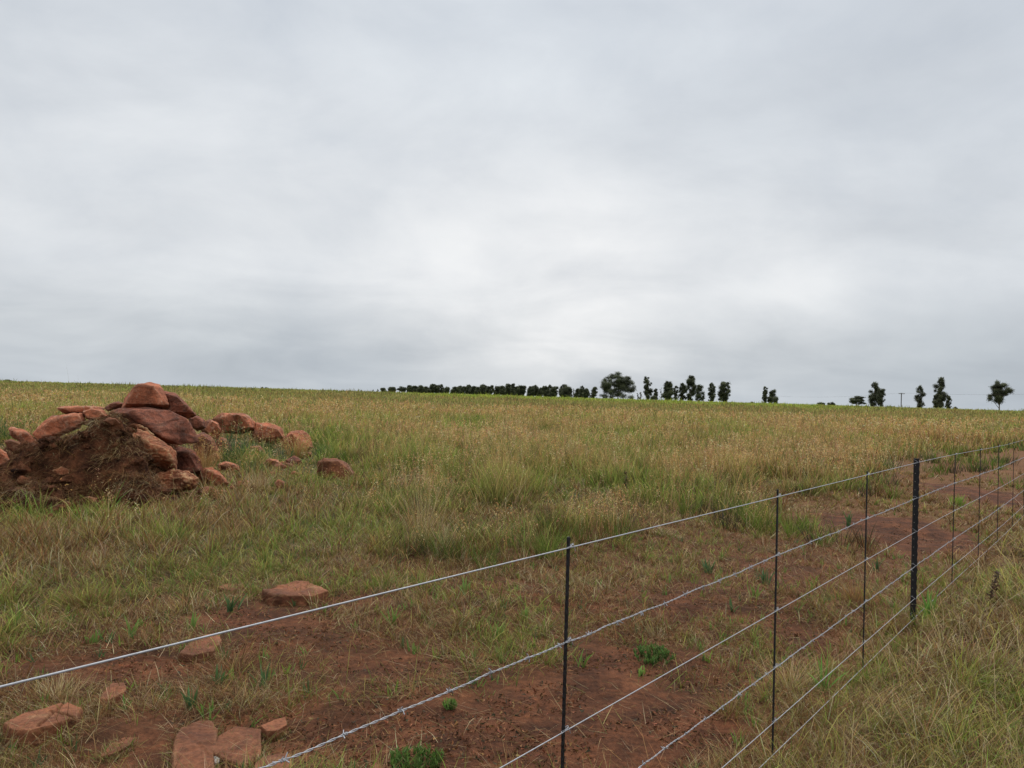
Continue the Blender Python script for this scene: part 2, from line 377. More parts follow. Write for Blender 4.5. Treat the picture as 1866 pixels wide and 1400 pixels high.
# ------------------------------------------------------------------ blade batches
class Batch:
    def __init__(s): s.V = []; s.Q = []; s.Tt = []; s.C = []; s.n = 0
    def add(s, P, h, w, az, a0, curl, cb, ct, segs=3, face=None):
        """curved tapering blades; P (n,3), all else (n,) or (n,3)"""
        n = len(P)
        if n == 0: return
        P = np.asarray(P, np.float64); h = np.broadcast_to(h, n); w = np.broadcast_to(w, n)
        d = np.stack([np.sin(az), np.cos(az)], -1)
        if face is None: face = RNG.uniform(0, 2 * pi, n)
        side = np.stack([np.cos(face), np.sin(face), np.zeros(n)], -1)
        cur = P.copy(); lv = segs
        rows = []; cols = []
        for k in range(lv + 1):
            t = k / lv
            wk = w * (1 - t) ** .65 * .5 * (0.75 + .5 * min(1, t * 3))
            if k < lv:
                rows.append(cur - side * wk[:, None]); rows.append(cur + side * wk[:, None])
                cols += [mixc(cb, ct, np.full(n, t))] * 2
                th = a0 + curl * (t + .5 / lv)
                cur = cur + np.stack([d[:, 0] * np.sin(th), d[:, 1] * np.sin(th), np.cos(th)], -1) * (h / lv)[:, None]
            else:
                rows.append(cur); cols.append(mixc(cb, ct, np.ones(n)))
        nv = len(rows); V = np.stack(rows, 1).reshape(-1, 3); C = np.stack(cols, 1).reshape(-1, 3)
        b = s.n + np.arange(n) * nv
        for k in range(lv - 1):
            s.Q.append(np.stack([b + 2 * k, b + 2 * k + 1, b + 2 * k + 3, b + 2 * k + 2], -1))
        k = 2 * (lv - 1); s.Tt.append(np.stack([b + k, b + k + 1, b + k + 2], -1))
        s.V.append(V.astype(np.float32)); s.C.append(C.astype(np.float32)); s.n += n * nv
        return cur
    def tris(s, c, size, col, el=1.0):
        """free little triangles (seeds, leaflets) centred on c"""
        n = len(c); 
        a = RNG.normal(size=(n, 3)); a /= np.linalg.norm(a, axis=1)[:, None]
        b = RNG.normal(size=(n, 3)); b -= a * (a * b).sum(1)[:, None]; b /= np.linalg.norm(b, axis=1)[:, None]
        size = np.broadcast_to(size, n)[:, None]
        V = np.stack([c - a * size * el * .5 - b * size * .28, c - a * size * el * .35 + b * size * .33, c + a * size * el * .6], 1).reshape(-1, 3)
        i = s.n + np.arange(n) * 3
        s.Tt.append(np.stack([i, i + 1, i + 2], -1)); s.V.append(V.astype(np.float32))
        s.C.append(np.repeat(np.broadcast_to(col, (n, 3)), 3, 0).astype(np.float32)); s.n += n * 3
    def mesh(s, name):
        return np_mesh(name, np.concatenate(s.V), np.concatenate(s.Q) if s.Q else None, np.concatenate(s.Tt), np.concatenate(s.C))

def U(a, b, n): return RNG.uniform(a, b, n)
def pick(n, cols, p):
    i = RNG.choice(len(cols), n, p=np.array(p) / sum(p)); return np.array(cols)[i]
def jit(c, k=.25):
    n = len(c); return np.clip(c * (1 + RNG.normal(0, k, (n, 1))).clip(.4, 1.9) * (1 + RNG.normal(0, .07, (n, 3))), .004, .75)

def wedge(n, y0, y1, margin=1.2, k=.82):
    Y = np.exp(U(math.log(y0), math.log(y1), n)); X = U(-1, 1, n) * (k * Y + margin)
    return X, Y
def clumped(n_cl, per, y0, y1, spread, margin=1.0):
    cx, cy = wedge(n_cl, y0, y1, margin)
    k = RNG.poisson(per, n_cl); idx = np.repeat(np.arange(n_cl), k)
    n = len(idx); ang = U(0, 2 * pi, n); sz = (U(.4, 1.5, n_cl) * spread)[idx]; rr = np.abs(RNG.normal(0, 1, n)) * sz
    return cx[idx] + rr * np.cos(ang), cy[idx] + rr * np.sin(ang), ang, idx, n_cl, rr / sz
def heapmask(x, y):
    m = np.ones(len(x), bool); sel = (x > -11) & (x < -2) & (y > 8) & (y < 15.5)
    if sel.any(): m[sel] = heap_h(x[sel], y[sel]) < .06
    return m
def P3(x, y, dz=-.008): return np.stack([x, y, T(x, y) + dz], -1)
ROCK_FOOT = []   # (x, y, r) no grass grows through these

_AZ = [math.degrees(math.atan((p - 933) / F)) for p in (-200, 0, 200, 330, 520, 640, 700, 1000, 1200, 1400, 1600, 1866, 2300)]
_YB = [13, 13.2, 17, 22, 22, 15, 10.8, 10.2, 11.6, 14.0, 18., 24, 40]
def tallness(x, y):
    az = np.degrees(np.arctan2(x, y)); yb = np.interp(az, _AZ, _YB)
    return ss(-.30, .55, np.log(np.maximum(y, .1) / yb) + (fbm(x / 1.1, y / 1.3, 201, 4) - .5) * 2.2)

# tone fields shared by short grass
def short_cols(x, y, idx=None, ncl=None):
    """per-blade colour for the mown and trampled strip"""
    n = len(x); v = vcoord(x, y); s = soil(x, y)
    g = fbm(x / .8, y / .8, 111, 3); g2 = fbm(x / 2.5, y / 2.5, 115, 2)
    pg = np.clip(.16 + 1.5 * (g - .5) + .9 * (g2 - .5) + .22 * ss(2.5, 6, v) + .06 * (v < 0), .05, .95)
    u = RNG.random(n)
    if idx is not None: u = .65 * RNG.random(ncl)[idx] + .35 * u
    green = u < pg
    cg = pick(n, [GREEN, GREEN * 1.25, BGREEN * .95, OLIVE, OLIVE * 1.2, LIME * .75], [3, 1.4, 1.0, 4, 2.6, .8])
    cd = pick(n, [TAN * .85, STRAW * .85, ORG * .75, BROWN * 1.3, BROWN, STRAW * 1.1, OLIVE * .9], [2.6, 1.6, 1.6, 3.4, 3.2, .35, 2.5])
    return np.where(green[:, None], cg, cd), green

def build_turf():
    B = Batch()
    # clumped short blades
    x, y, ang, idx, ncl, q = clumped(11000, 24, 2.6, 20, .06)
    sc = np.clip(y / 6., .7, 2.)
    s = soil(x, y); v = vcoord(x, y)
    keep = (RNG.random(len(x)) > s * 1.15) & (v > -.15 + .2 * U(-1, 1, len(x))) & heapmask(x, y) & (v < 11) & (tallness(x, y) < .8)
    x, y, ang, idx, q = [k[keep] for k in (x, y, ang, idx, q)]; n = len(x)
    c, g = short_cols(x, y, idx, ncl)
    hh = (U(.45, 1.7, ncl) ** 1.4)[idx] * U(.04, .13, n) * (1 + .9 * ss(3.5, 8, vcoord(x, y)))
    r = np.hypot(x, y)
    B.add(P3(x, y), hh, U(.0018, .0044, n) * np.clip(r / 4.2, 1, 4), ang + RNG.normal(0, .5, n), np.abs(RNG.normal(.25, .3, n)) + q * .2, U(0, 1.3, n), jit(c * .28), jit(c * 1.12, .36), 3)  # blade roots coloured dark to paint the shade inside clumps
    # single scattered blades filling between
    x, y = wedge(150000, 2.6, 18); s = soil(x, y); v = vcoord(x, y)
    keep = (RNG.random(len(x)) > s * 1.1) & (v > -.2) & heapmask(x, y) & (v < 12); x, y = x[keep], y[keep]; n = len(x)
    c, g = short_cols(x, y); r = np.hypot(x, y)
    B.add(P3(x, y), U(.03, .11, n) * (1 + .8 * ss(3.5, 8, vcoord(x, y))), U(.0016, .0036, n) * np.clip(r / 4.5, 1, 3), U(0, 2 * pi, n), np.abs(RNG.normal(.5, .35, n)), U(0, 1.2, n), jit(c * .35), jit(c * 1.1, .35), 3)  # shade painted into these lower ends too
    obj("turf_grass", B.mesh("turf_grass"), M_GRASS, label="short green and straw coloured grass regrowing over the red soil behind the fence", cat="grass", kind="stuff")
    # litter: cut dry stalks lying flat
    B = Batch()
    x, y = wedge(330000, 2.6, 19); s = soil(x, y); v = vcoord(x, y)
    mat = fbm(x / .35, y / .35, 131, 3)
    pr = (.42 + 1.9 * (mat - .45)) * (1 - .93 * ss(.40, .9, s)); pr = pr + .03
    keep = (RNG.random(len(x)) < pr) & (v > -.3) & heapmask(x, y) & (v < 9); x, y = x[keep], y[keep]; n = len(x)
    flow = fbm(x / 1.2, y / 1.2, 141, 2) * 9
    c = pick(n, [STRAW * .55, TAN * .55, ORG * .45, BROWN * 1.1, BROWN * .7, STRAW * .95, OLIVE * .6], [1.6, 3, 2.6, 3.4, 4, .28, 1.5]); r = np.hypot(x, y)
    P = P3(x, y, 0); P[:, 2] += U(.002, .03, n)
    B.add(P, U(.16, 1, n) ** 1.7 * .2 + .02, U(.0012, .0030, n) * np.clip(r / 4.2, 1, 4), flow + RNG.normal(0, .8, n), U(1.05, 1.6, n), RNG.normal(.12, .4, n), jit(c), jit(c * .9), 3)
    # small crumbs and leaf scraps
    x, y = wedge(110000, 2.6, 11); v = vcoord(x, y); keep = (v > 0) & (v < 7) & (fbm(x / .3, y / .3, 151, 3) > .45); x, y = x[keep], y[keep]; n = len(x)
    c = pick(n, [BROWN * .5, BROWN * 1.1, np.array((.2, .075, .035)), DARK], [3, 3, 3, 2])
    B.tris(P3(x, y, .003), U(.006, .022, n), jit(c), 1.5)
    x, y, ang, idx, ncl, q = clumped(1500, 42, 3.0, 17, .045)
    v = vcoord(x, y); keep = (v > .1) & (v < 12) & heapmask(x, y) & (RNG.random(len(x)) > soil(x, y) * 1.25); x, y, ang, idx, q = [k_[keep] for k_ in (x, y, ang, idx, q)]; n = len(x); r = np.hypot(x, y)
    cc = pick(ncl, [STRAW * .8, TAN * .8, BROWN * 1.3, OLIVE * .9, STRAW * 1.05, BROWN * .8], [2.2, 3, 2.4, 2, .8, 1.6])[idx]
    B.add(P3(x, y), U(.05, .19, n) * (U(.5, 1.4, ncl))[idx], U(.0016, .003, n) * np.clip(r / 4.2, 1, 4), pi / 2 - ang + RNG.normal(0, .6, n), np.abs(RNG.normal(.45, .3, n)) + q * .25, U(.1, 1.3, n), jit(cc * .4), jit(cc * 1.05, .3), 4)
    obj("dry_litter", B.mesh("dry_litter"), M_LITTER, label="flattened dry straw and stalks lying on the red soil", cat="dry grass", kind="stuff")
build_turf()

def build_verge():
    B = Batch()
    x, y, ang, idx, ncl, q = clumped(8500, 34, 2.3, 24, .085, .6)
    v = vcoord(x, y); edge = .12 * RNG.normal(0, 1, len(x)) + .25 * (fbm(x / .6, y / .6, 161, 2) - .5)
    keep = v < edge; x, y, ang, idx, q = [k[keep] for k in (x, y, ang, idx, q)]; n = len(x); r = np.hypot(x, y)
    g = fbm(x / .7, y / .7, 171, 3); u = .6 * RNG.random(ncl)[idx] + .4 * RNG.random(n)
    green = u < np.clip(.30 + 1.5 * (g - .5), .05, .85)
    cg = pick(n, [GREEN, OLIVE, OLIVE * 1.25, GREEN * 1.3, LIME * .7, OLIVE * .8], [2.5, 4, 3, 1.4, .7, 2])
    cd = pick(n, [STRAW * .75, TAN * .75, OLIVE * 1.1, BROWN * 1.3, STRAW * 1.0, ORG * .7, BROWN * .7], [3, 3, 3, 2.4, .6, 1.2, 2])
    c = np.where(green[:, None], cg, cd)
    hc = (.55 + 1.5 * np.clip(fbm(x / .9, y / .9, 181, 2), 0, 1) ** 1.5) * ss(-.10, .55, -vcoord(x, y)) + .22
    hh = U(.08, .23, n) * hc * (U(.6, 1.4, ncl))[idx]
    wind = 12 * fbm(x / .8, y / .8, 191, 2) + RNG.normal(0, .7, n)
    az = np.where(RNG.random(n) < .5, ang, wind)
    B.add(P3(x, y), hh, U(.0018, .0040, n) * np.clip(r / 3.6, 1, 4), az, np.abs(RNG.normal(.3, .3, n)), U(.2, 2.4, n), jit(c * .26), jit(c * 1.18, .38), 4)  # dark root colour imitates shade down in the matted grass
    # long pale stalks arching out
    x, y = wedge(5200, 2.5, 14, .6); keep = vcoord(x, y) < -.1; x, y = x[keep], y[keep]; n = len(x)
    c = pick(n, [STRAW, OLIVE * 1.3, TAN], [3, 3, 2])
    B.add(P3(x, y), U(.25, .6, n), U(.0018, .003, n) * np.clip(np.hypot(x, y) / 4, 1, 3), U(0, 6.28, n), U(.1, .6, n), U(.5, 1.6, n), jit(c * .7), jit(c), 5)
    obj("verge_grass", B.mesh("verge_grass"), M_GRASS, label="thick matted olive and straw grass on the near side of the fence", cat="grass", kind="stuff")
build_verge()

def build_field():
    B = Batch()
    # knee-high mass, from the edge of the strip to the crest
    def mass(n0, y0, y1, segs, hs):
        x, y = wedge(n0, y0, y1, 1.0); v = vcoord(x, y); t = tallness(x, y)
        keep = (v > 1.0) & (RNG.random(len(x)) < (.42 + .58 * t) * ss(1.6, 6.2, v + 4.2 * (fbm(x / 1.1, y / 1.1, 207, 3) - .5)) * (1 - .7 * soil(x, y))) & heapmask(x, y)
        x, y = x[keep], y[keep]; n = len(x); r = np.hypot(x, y); t = tallness(x, y)
        jx = x + RNG.normal(0, .12, n) * np.minimum(r / 10, 4); jy = y + RNG.normal(0, .3, n) * np.minimum(r / 10, 4)
        c = field_col(jx, jy)
        alt = pick(n, [GREEN * 1.1, OLIVE, TAN, ORG, DARK * 2.2, STRAW], [2.4, 2, 1.6, .8, 1.6, .5])
        c = mixc(c, alt, RNG.random(n) ** 2 * .9)
        hm = fbm(x / 1.1, y / 1.6, 211, 3)
        hh = hs * (.10 + (.12 + .62 * np.clip(hm, 0, 1) ** 1.3) * t) * U(.55, 1.3, n)
        lean = np.abs(RNG.normal(.12, .14, n))
        B.add(P3(x, y), hh, U(.7, 1.5, n) * np.maximum(.0030, r * .0008), U(0, 6.28, n), lean + .35 * (1 - t), U(.1, .9, n) + .5 * (1 - t), jit(c * .28, .25), jit(c * 1.14, .38), segs)  # root colour darkened as painted shade low in the stand
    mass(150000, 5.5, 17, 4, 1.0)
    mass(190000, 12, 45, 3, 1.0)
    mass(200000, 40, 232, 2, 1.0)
    obj("veld_grass", B.mesh("veld_grass"), M_GRASS, label="tall mixed green and tan grass filling the open field", cat="grass", kind="stuff")
    # seeding stems in drifts
    B = Batch()
    x, y = wedge(80000, 7.5, 75, .5); t = tallness(x, y)
    c = field_col(x, y); tan = ss(.13, .30, c[:, 0] - .35 * c[:, 1] + .02)
    drift = fbm(x / 1.3, y / 2.0, 221, 3)
    keep = (RNG.random(len(x)) < np.clip(.02 + .55 * tan + 2.6 * (drift - .52), .02, 1) * (.06 + t) * (1 - .9 * soil(x, y)) * ss(1.2, 4, vcoord(x, y))) & heapmask(x, y)
    x, y = x[keep], y[keep]; n = len(x); r = np.hypot(x, y)
    c = pick(n, [TAN * 1.05, ORG, TAN * 1.3, np.array((.42, .22, .13)), STRAW * 1.05], [4, 3.4, 2.4, 2.2, 1.2])
    hh = U(.36, .80, n) * (1 - .3 * (r < 11)) * (.75 + .5 * lp(x, y, 1.2, 14., 229, 2))
    tip = B.add(P3(x, y), hh, np.maximum(.0022, r * .00036), U(0, 6.28, n), np.abs(RNG.normal(.08, .12, n)), U(.0, .6, n), jit(c * .7), jit(c), 4)
    near = r < 26
    k = 9; i = np.repeat(np.nonzero(near)[0], k); m = len(i)
    off = RNG.normal(0, 1, (m, 3)) * np.array((.022, .022, .05)); off[:, 2] -= .035
    B.tris(tip[i] + off, U(.010, .022, m) * np.clip(r[i] / 14, .8, 2), jit(c[i] * 1.05, .3), 1.5)
    far = ~near; k = 3; i = np.repeat(np.nonzero(far)[0], k); m = len(i)
    off = RNG.normal(0, 1, (m, 3)) * np.array((.04, .04, .06)); off[:, 2] -= .04
    B.tris(tip[i] + off, U(.04, .07, m) * r[i] / 45, jit(c[i], .25), 1.5)
    obj("seeding_grass", B.mesh("seeding_grass"), M_GRASS, label="drifts of tan and orange seeding grass stems standing in the field", cat="grass", kind="stuff")
    # dark tangled low tussocks, their dark colour painted in as shade between clumps
    B = Batch()
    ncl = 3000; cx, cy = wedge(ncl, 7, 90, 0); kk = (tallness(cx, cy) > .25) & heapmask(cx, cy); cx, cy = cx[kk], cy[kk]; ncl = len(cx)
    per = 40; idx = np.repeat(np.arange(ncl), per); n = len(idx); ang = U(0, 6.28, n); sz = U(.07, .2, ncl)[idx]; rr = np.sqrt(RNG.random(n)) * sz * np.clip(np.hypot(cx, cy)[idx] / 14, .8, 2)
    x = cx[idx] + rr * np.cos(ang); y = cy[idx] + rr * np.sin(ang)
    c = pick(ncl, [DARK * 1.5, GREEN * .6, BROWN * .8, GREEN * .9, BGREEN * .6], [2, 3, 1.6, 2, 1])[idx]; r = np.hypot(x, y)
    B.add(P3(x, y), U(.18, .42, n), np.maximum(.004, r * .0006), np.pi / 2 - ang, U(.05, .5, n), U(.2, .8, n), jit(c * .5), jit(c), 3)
    # taller weeds that break the skyline
    x, y = wedge(9000, 120, 233, 0); kk = RNG.random(len(x)) < np.clip(3.5 * (lp(x, y, .9, 3., 227, 3) - .45), .02, 1); x, y = x[kk], y[kk]; n = len(x); c = field_col(x, y)
    B.add(P3(x, y), U(.5, 1.25, n) ** 1.3, np.full(n, .16), U(0, 6.28, n), U(0, .3, n), U(0, .5, n), jit(c * .45), jit(c * .8), 2)
    # yellow and white flower heads
    x, y = wedge(520, 14, 70, 0); kk = tallness(x, y) > .6; x, y = x[kk], y[kk]; n = len(x); r = np.hypot(x, y)
    P = P3(x, y); tip = B.add(P, U(.5, .8, n), np.maximum(.003, r * .0003), U(0, 6.28, n), U(0, .15, n), U(0, .3, n), jit(np.tile(GREEN * .8, (n, 1))), jit(np.tile(GREEN, (n, 1))), 3)
    i = np.repeat(np.arange(n), 5); m = len(i); fc = pick(n, [np.array((.5, .42, .05)), np.array((.5, .5, .35)), np.array((.42, .40, .12))], [3, 1, 2])
    B.tris(tip[i] + RNG.normal(0, 1, (m, 3)) * np.array((.03, .03, .01)), U(.02, .035, m) * np.clip(r[i] / 22, .7, 2.2), jit(fc[i], .15), 1)
    obj("wild_herbs", B.mesh("wild_herbs"), M_GRASS, label="dark tussocks standing in for shade, green herbs and small yellow flowers scattered through the field grass", cat="wild herbs", kind="stuff")
build_field()

# ------------------------------------------------------------------ soil heap
def HL(x, y):
    a = fbm(x / .38, y / .38, 301, 4) - .5; r1 = 1 - np.abs(2 * vn(x / .17, y / .17, 307) - 1); f = fbm(x / .06, y / .06, 311, 3) - .5
    st = np.floor(4 * fbm(x / .7, y / .7, 317, 3)) / 4 - .5
    return a * .40 + st * .30 + (r1 - .5) * .085 + f * .09
def build_heap():
    xs = np.arange(-11.5, -2.6, .035); ys = np.arange(8.6, 15.2, .035)
    X, Y = np.meshgrid(xs, ys, indexing='ij'); h = heap_h(X, Y)
    k = ss(.0, .25, h)
    lump = fbm(X / .32, Y / .32, 301, 4) - .5; fine = fbm(X / .07, Y / .07, 311, 3) - .5
    z = T(X, Y) + h + k * HL(X, Y) - .05 * (1 - ss(0, .06, h))
    nx, ny = X.shape; V = np.stack([X, Y, z], -1).reshape(-1, 3)
    i = np.arange(nx - 1)[:, None] * ny; j = np.arange(ny - 1)[None, :]
    q = np.stack([i + j, i + ny + j, i + ny + j + 1, i + j + 1], -1).reshape(-1, 4)
    hm = h.ravel(); keep = hm[q].max(1) > .0
    q = q[keep]; used = np.unique(q); mp_ = np.full(len(V), -1); mp_[used] = np.arange(len(used))
    me = np_mesh("soil_heap", V[used], quads=mp_[q], smooth=True)
    obj("soil_heap", me, M_HEAP, label="heap of dark brown turned soil piled in front of the red boulders", cat="soil heap")
    # roots, sods and straw caught in the soil
    B = Batch(); n = 90000
    x = U(-9.6, -3.9, n); y = U(8.9, 12.2, n); h = heap_h(x, y); keep = h > .04; x, y, h = x[keep], y[keep], h[keep]
    cl = fbm(x / .3, y / .3, 321, 3); keep = RNG.random(len(x)) < .35 + 2.2 * (cl - .45); x, y, h = x[keep], y[keep], h[keep]; n = len(x)
    lump = fbm(x / .32, y / .32, 301, 4) - .5; fine = fbm(x / .07, y / .07, 311, 3) - .5
    z = T(x, y) + h + ss(0, .25, h) * HL(x, y)
    c = pick(n, [BROWN * .8, BROWN * .4, BROWN * 1.3, TAN * .6, BROWN * .3, STRAW * .6, ORG * .4], [4, 4, 2.6, 1.4, 3.0, .4, 1.6])
    B.add(np.stack([x, y, z], -1), U(.05, .22, n), U(.003, .009, n), U(0, 6.28, n), U(.9, 1.9, n), RNG.normal(.2, .8, n), jit(c), jit(c), 4)
    for _ in range(230):       # drooping sods
        sx, sy = random.uniform(-8.5, -4.4), random.uniform(9.3, 11.3); m = 70
        px = sx + RNG.normal(0, .10, m); py = sy + RNG.normal(0, .06, m); hh = heap_h(px, py)
        if hh.mean() < .12: continue
        zz = T(px, py) + hh + HL(px, py) + .02
        c = np.tile(random.choice([BROWN * 1.1, TAN * .6, BROWN * .5, BROWN * .7, STRAW * .55, BROWN * .9, ORG * .45]), (m, 1))
        B.add(np.stack([px, py, zz], -1), U(.12, .32, m), U(.003, .007, m), RNG.normal(pi, .9, m), U(.9, 1.6, m), U(.3, 1.2, m), jit(c), jit(c), 4)
    obj("grass_roots", B.mesh("grass_roots"), M_LITTER, label="tangle of torn roots and dead grass caught in the soil heap", cat="roots", kind="stuff")
def build_clods():
    bm = bmesh.new(); bmesh.ops.create_icosphere(bm, subdivisions=3, radius=1); V0_ = np.array([v.co[:] for v in bm.verts]); F0 = np.array([[v.index for v in f.verts] for f in bm.faces]); bm.free()
    Vs = []; Fs = []; n = 0
    for k in range(420):
        x = random.uniform(-9.3, -4.3); y = random.uniform(8.95, 11.4); h = float(heap_h(np.array([x]), np.array([y]))[0])
        if h < .03 and random.random() < .7: continue
        z = float((T(np.array([x]), np.array([y])) + h + ss(0, .25, np.array([h])) * HL(np.array([x]), np.array([y])))[0])
        r = random.uniform(.025, .06) if random.random() < .62 else random.uniform(.07, .16)
        sc = np.array([random.uniform(.8, 1.5), random.uniform(.7, 1.1), random.uniform(.45, .8)]) * r; a = random.uniform(0, 6.28); o = random.random() * 90
        q = V0_ * 1.0; d = .75 + .75 * np.array([mnoise.fractal(Vector(p) * 1.3 + Vector((o, o, 0)), 1, 2, 4) for p in q]); q = q * d[:, None] * sc
        q = np.stack([q[:, 0] * cos(a) - q[:, 1] * sin(a), q[:, 0] * sin(a) + q[:, 1] * cos(a), q[:, 2]], -1) + (x, y, z + r * .12)
        Vs.append(q); Fs.append(F0 + n); n += len(q)
    obj("soil_clods", np_mesh("soil_clods", np.concatenate(Vs), tris=np.concatenate(Fs), smooth=True), M_HEAP, label="crumbled clods and sods of dark soil covering the heap", cat="soil clods", kind="stuff")
build_clods()
build_heap()

# ------------------------------------------------------------------ rocks
DG = None
def finish_rock(name, pts, mat, label, group, voxel_div=34, amp=.05, sharp=.5, crack=None, cat="rock"):
    bm = bmesh.new()
    for p in pts: bm.verts.new(p)
    r = bmesh.ops.convex_hull(bm, input=bm.verts)
    junk = [e for e in r['geom_interior'] + r['geom_unused'] if isinstance(e, bmesh.types.BMVert)]
    if junk: bmesh.ops.delete(bm, geom=list(set(junk)), context='VERTS')
    me = bpy.data.meshes.new(name); bm.to_mesh(me); bm.free()
    o = bpy.data.objects.new(name + "_work", me); COL.objects.link(o)
    co = np.array([v.co[:] for v in me.vertices]); lo, hi = co.min(0), co.max(0); size = float((hi - lo).max())
    md = o.modifiers.new("r", 'REMESH'); md.mode = 'VOXEL'; md.voxel_size = size / (voxel_div * 1.35)
    dg = bpy.context.evaluated_depsgraph_get(); dg.update()
    m2 = bpy.data.meshes.new_from_object(o.evaluated_get(dg)); bpy.data.objects.remove(o); bpy.data.meshes.remove(me)
    cen = Vector((lo + hi) / 2); cen.z = lo[2]; off = Vector((random.random() * 50, random.random() * 50, 0))
    A = amp * size; vs = [v.co.copy() for v in m2.vertices]; ns = [v.normal.copy() for v in m2.vertices]
    for i, v in enumerate(m2.vertices):
        p = vs[i]; q = p / size * 2.2 + off; q2 = Vector((q.x + q.z * .5, q.y, q.z * 1.6))
        d = mnoise.fractal(q * 1.2, 1.0, 2.0, 4) * .8 + (mnoise.voronoi(q * 1.6)[0][0] - .35) * 1.1
        cell = mnoise.cell(q2 * 1.3) - .5
        rid = abs(mnoise.noise(q2 * 2.3)); fine = mnoise.fractal(q * 7, 1, 2, 3) * .22
        v.co = p + ns[i] * A * (d + cell * .35 * sharp - (1 - min(1, rid * 6)) * .5 * sharp + fine)
        if crack:
            for (a, b, wd, dp) in crack:
                ab = Vector((b.x - a.x, b.y - a.y)); t = max(0, min(1, (Vector((p.x - a.x, p.y - a.y))).dot(ab) / ab.length_squared))
                c2 = Vector((a.x, a.y)) + ab * t; dd = (Vector((p.x, p.y)) - c2).length
                if dd < wd and ns[i].z > .3: v.co.z -= dp * (1 - dd / wd)
        v.co -= cen
    m2.name = name
    for p in m2.polygons: p.use_smooth = True
    ob = obj(name, m2, mat, label=label, cat=cat, group=group); ob.location = cen
    return ob

def boulder(poly, Y, thick, mat, label, group="red boulders in the dumped pile", amp=.035, sharp=.6, fy=.0, voxel=34, name="boulder", cat="boulder"):
    """poly: outline in the photo; the block is built at distance Y and is `thick` metres deep"""
    pts = []; cx = sum(p[0] for p in poly) / len(poly); cy = sum(p[1] for p in poly) / len(poly)
    sx_, sy_ = random.uniform(-.08, .08) * (max(p[0] for p in poly) - min(p[0] for p in poly)), random.uniform(-.07, .03) * (max(p[1] for p in poly) - min(p[1] for p in poly))
    for (px, py) in poly:
        pts.append(at_depth(px, py, Y + random.uniform(-.14, .16) * thick))
    for (s, dy, keep) in ((.76, -.46, .7), (.78, .46, .7)):
        for (px, py) in poly:
            if random.random() > keep: continue
            j = random.uniform(-.12, .05)
            pts.append(at_depth(cx + sx_ * (dy < 0) + (px - cx) * (s + j), cy + sy_ * (dy < 0) + (py - cy) * (s + j), Y + dy * thick * random.uniform(.8, 1)))
    return finish_rock(name, pts, mat, label, group, voxel, amp, sharp, cat=cat)

G1 = "red boulders in the dumped pile"
boulder([(221, 746), (227, 726), (238, 712), (252, 700), (272, 697), (292, 700), (300, 716), (309, 738), (306, 748), (262, 752)], 12.4, .8, M_ROCK, "large rounded red boulder crowning the pile, its top level with the skyline", fy=2, amp=.02, sharp=.3, voxel=46)
boulder([(298, 714), (318, 715), (336, 730), (342, 744), (357, 757), (330, 768), (300, 756), (292, 735)], 12.75, .8, M_ROCK_D, "dark boulder leaning behind the right side of the crowning boulder", voxel=42)
boulder([(196, 752), (215, 744), (262, 744), (310, 746), (340, 764), (354, 786), (362, 806), (330, 812), (285, 808), (262, 792), (225, 772)], 12.0, 1.0, M_ROCK_D, "widest boulder in the pile, brown with a dark overhanging underside, lying below the crowning one", amp=.022, voxel=60)
boulder([(100, 744), (118, 740), (165, 740), (192, 744), (180, 756), (150, 762), (118, 754)], 11.9, .7, M_ROCK, "thin flat reddish slab jutting left at the top of the heap", amp=.02, voxel=44)
boulder([(189, 744), (200, 736), (216, 732), (228, 735), (226, 748), (196, 750)], 12.9, .4, M_ROCK_D, "small dark grey-brown rock tucked left of the crowning boulder")
boulder([(57, 792), (75, 772), (95, 758), (125, 757), (152, 752), (160, 770), (135, 785), (100, 802), (70, 803)], 11.6, .7, M_ROCK, "deep red boulder with white scratches on the left flank of the heap", voxel=46)
boulder([(13, 782), (20, 776), (45, 786), (66, 800), (74, 812), (62, 818), (40, 808), (20, 794)], 11.6, .4, M_ROCK, "long narrow red block sloping down at the left edge of the pile")
boulder([(8, 804), (20, 800), (42, 808), (56, 818), (46, 826), (26, 828), (14, 818)], 11.2, .35, M_SLAB, "flat orange-brown stone below the long narrow block at far left", amp=.02)
boulder([(-30, 815), (-5, 812), (10, 825), (21, 842), (10, 852), (-25, 856)], 10.9, .4, M_ROCK, "orange-red boulder cut off by the left edge of the photo")
boulder([(186, 768), (198, 760), (212, 763), (220, 772), (205, 778), (192, 775)], 10.75, .22, M_SLAB, "small orange stone resting on the crest of the soil heap")
boulder([(228, 790), (244, 781), (258, 785), (268, 800), (298, 808), (318, 824), (324, 844), (320, 860), (290, 866), (240, 862), (222, 838)], 11.4, .8, M_ROCK_P, "pale-streaked red boulder bulging out of the right side of the soil heap", amp=.05, voxel=50)
boulder([(274, 868), (290, 858), (325, 855), (345, 858), (362, 872), (358, 890), (330, 898), (290, 896), (276, 884)], 11.2, .5, M_ROCK_P, "lumpy rock with a cream-coloured cap in front of the pale-streaked boulder", amp=.07, voxel=46)
boulder([(306, 826), (325, 813), (348, 818), (368, 836), (372, 862), (345, 876), (306, 870)], 12.7, .8, M_ROCK_D, "dull brown rock in the shade under the widest boulder")
boulder([(343, 760), (356, 756), (372, 764), (376, 780), (360, 786), (346, 778)], 14.5, 0.5, M_ROCK_D, "blackish rock wedged behind the right end of the widest boulder")
boulder([(368, 768), (384, 764), (398, 772), (404, 788), (398, 800), (376, 798), (366, 784)], 17.5, 0.8, M_ROCK, "upright red rock right of the blackish wedged rock")
boulder([(386, 764), (405, 754), (430, 753), (450, 757), (464, 770), (466, 784), (440, 792), (405, 790), (388, 780)], 21, 1.2, M_ROCK, "bright red boulder behind the dark green weed", voxel=44)
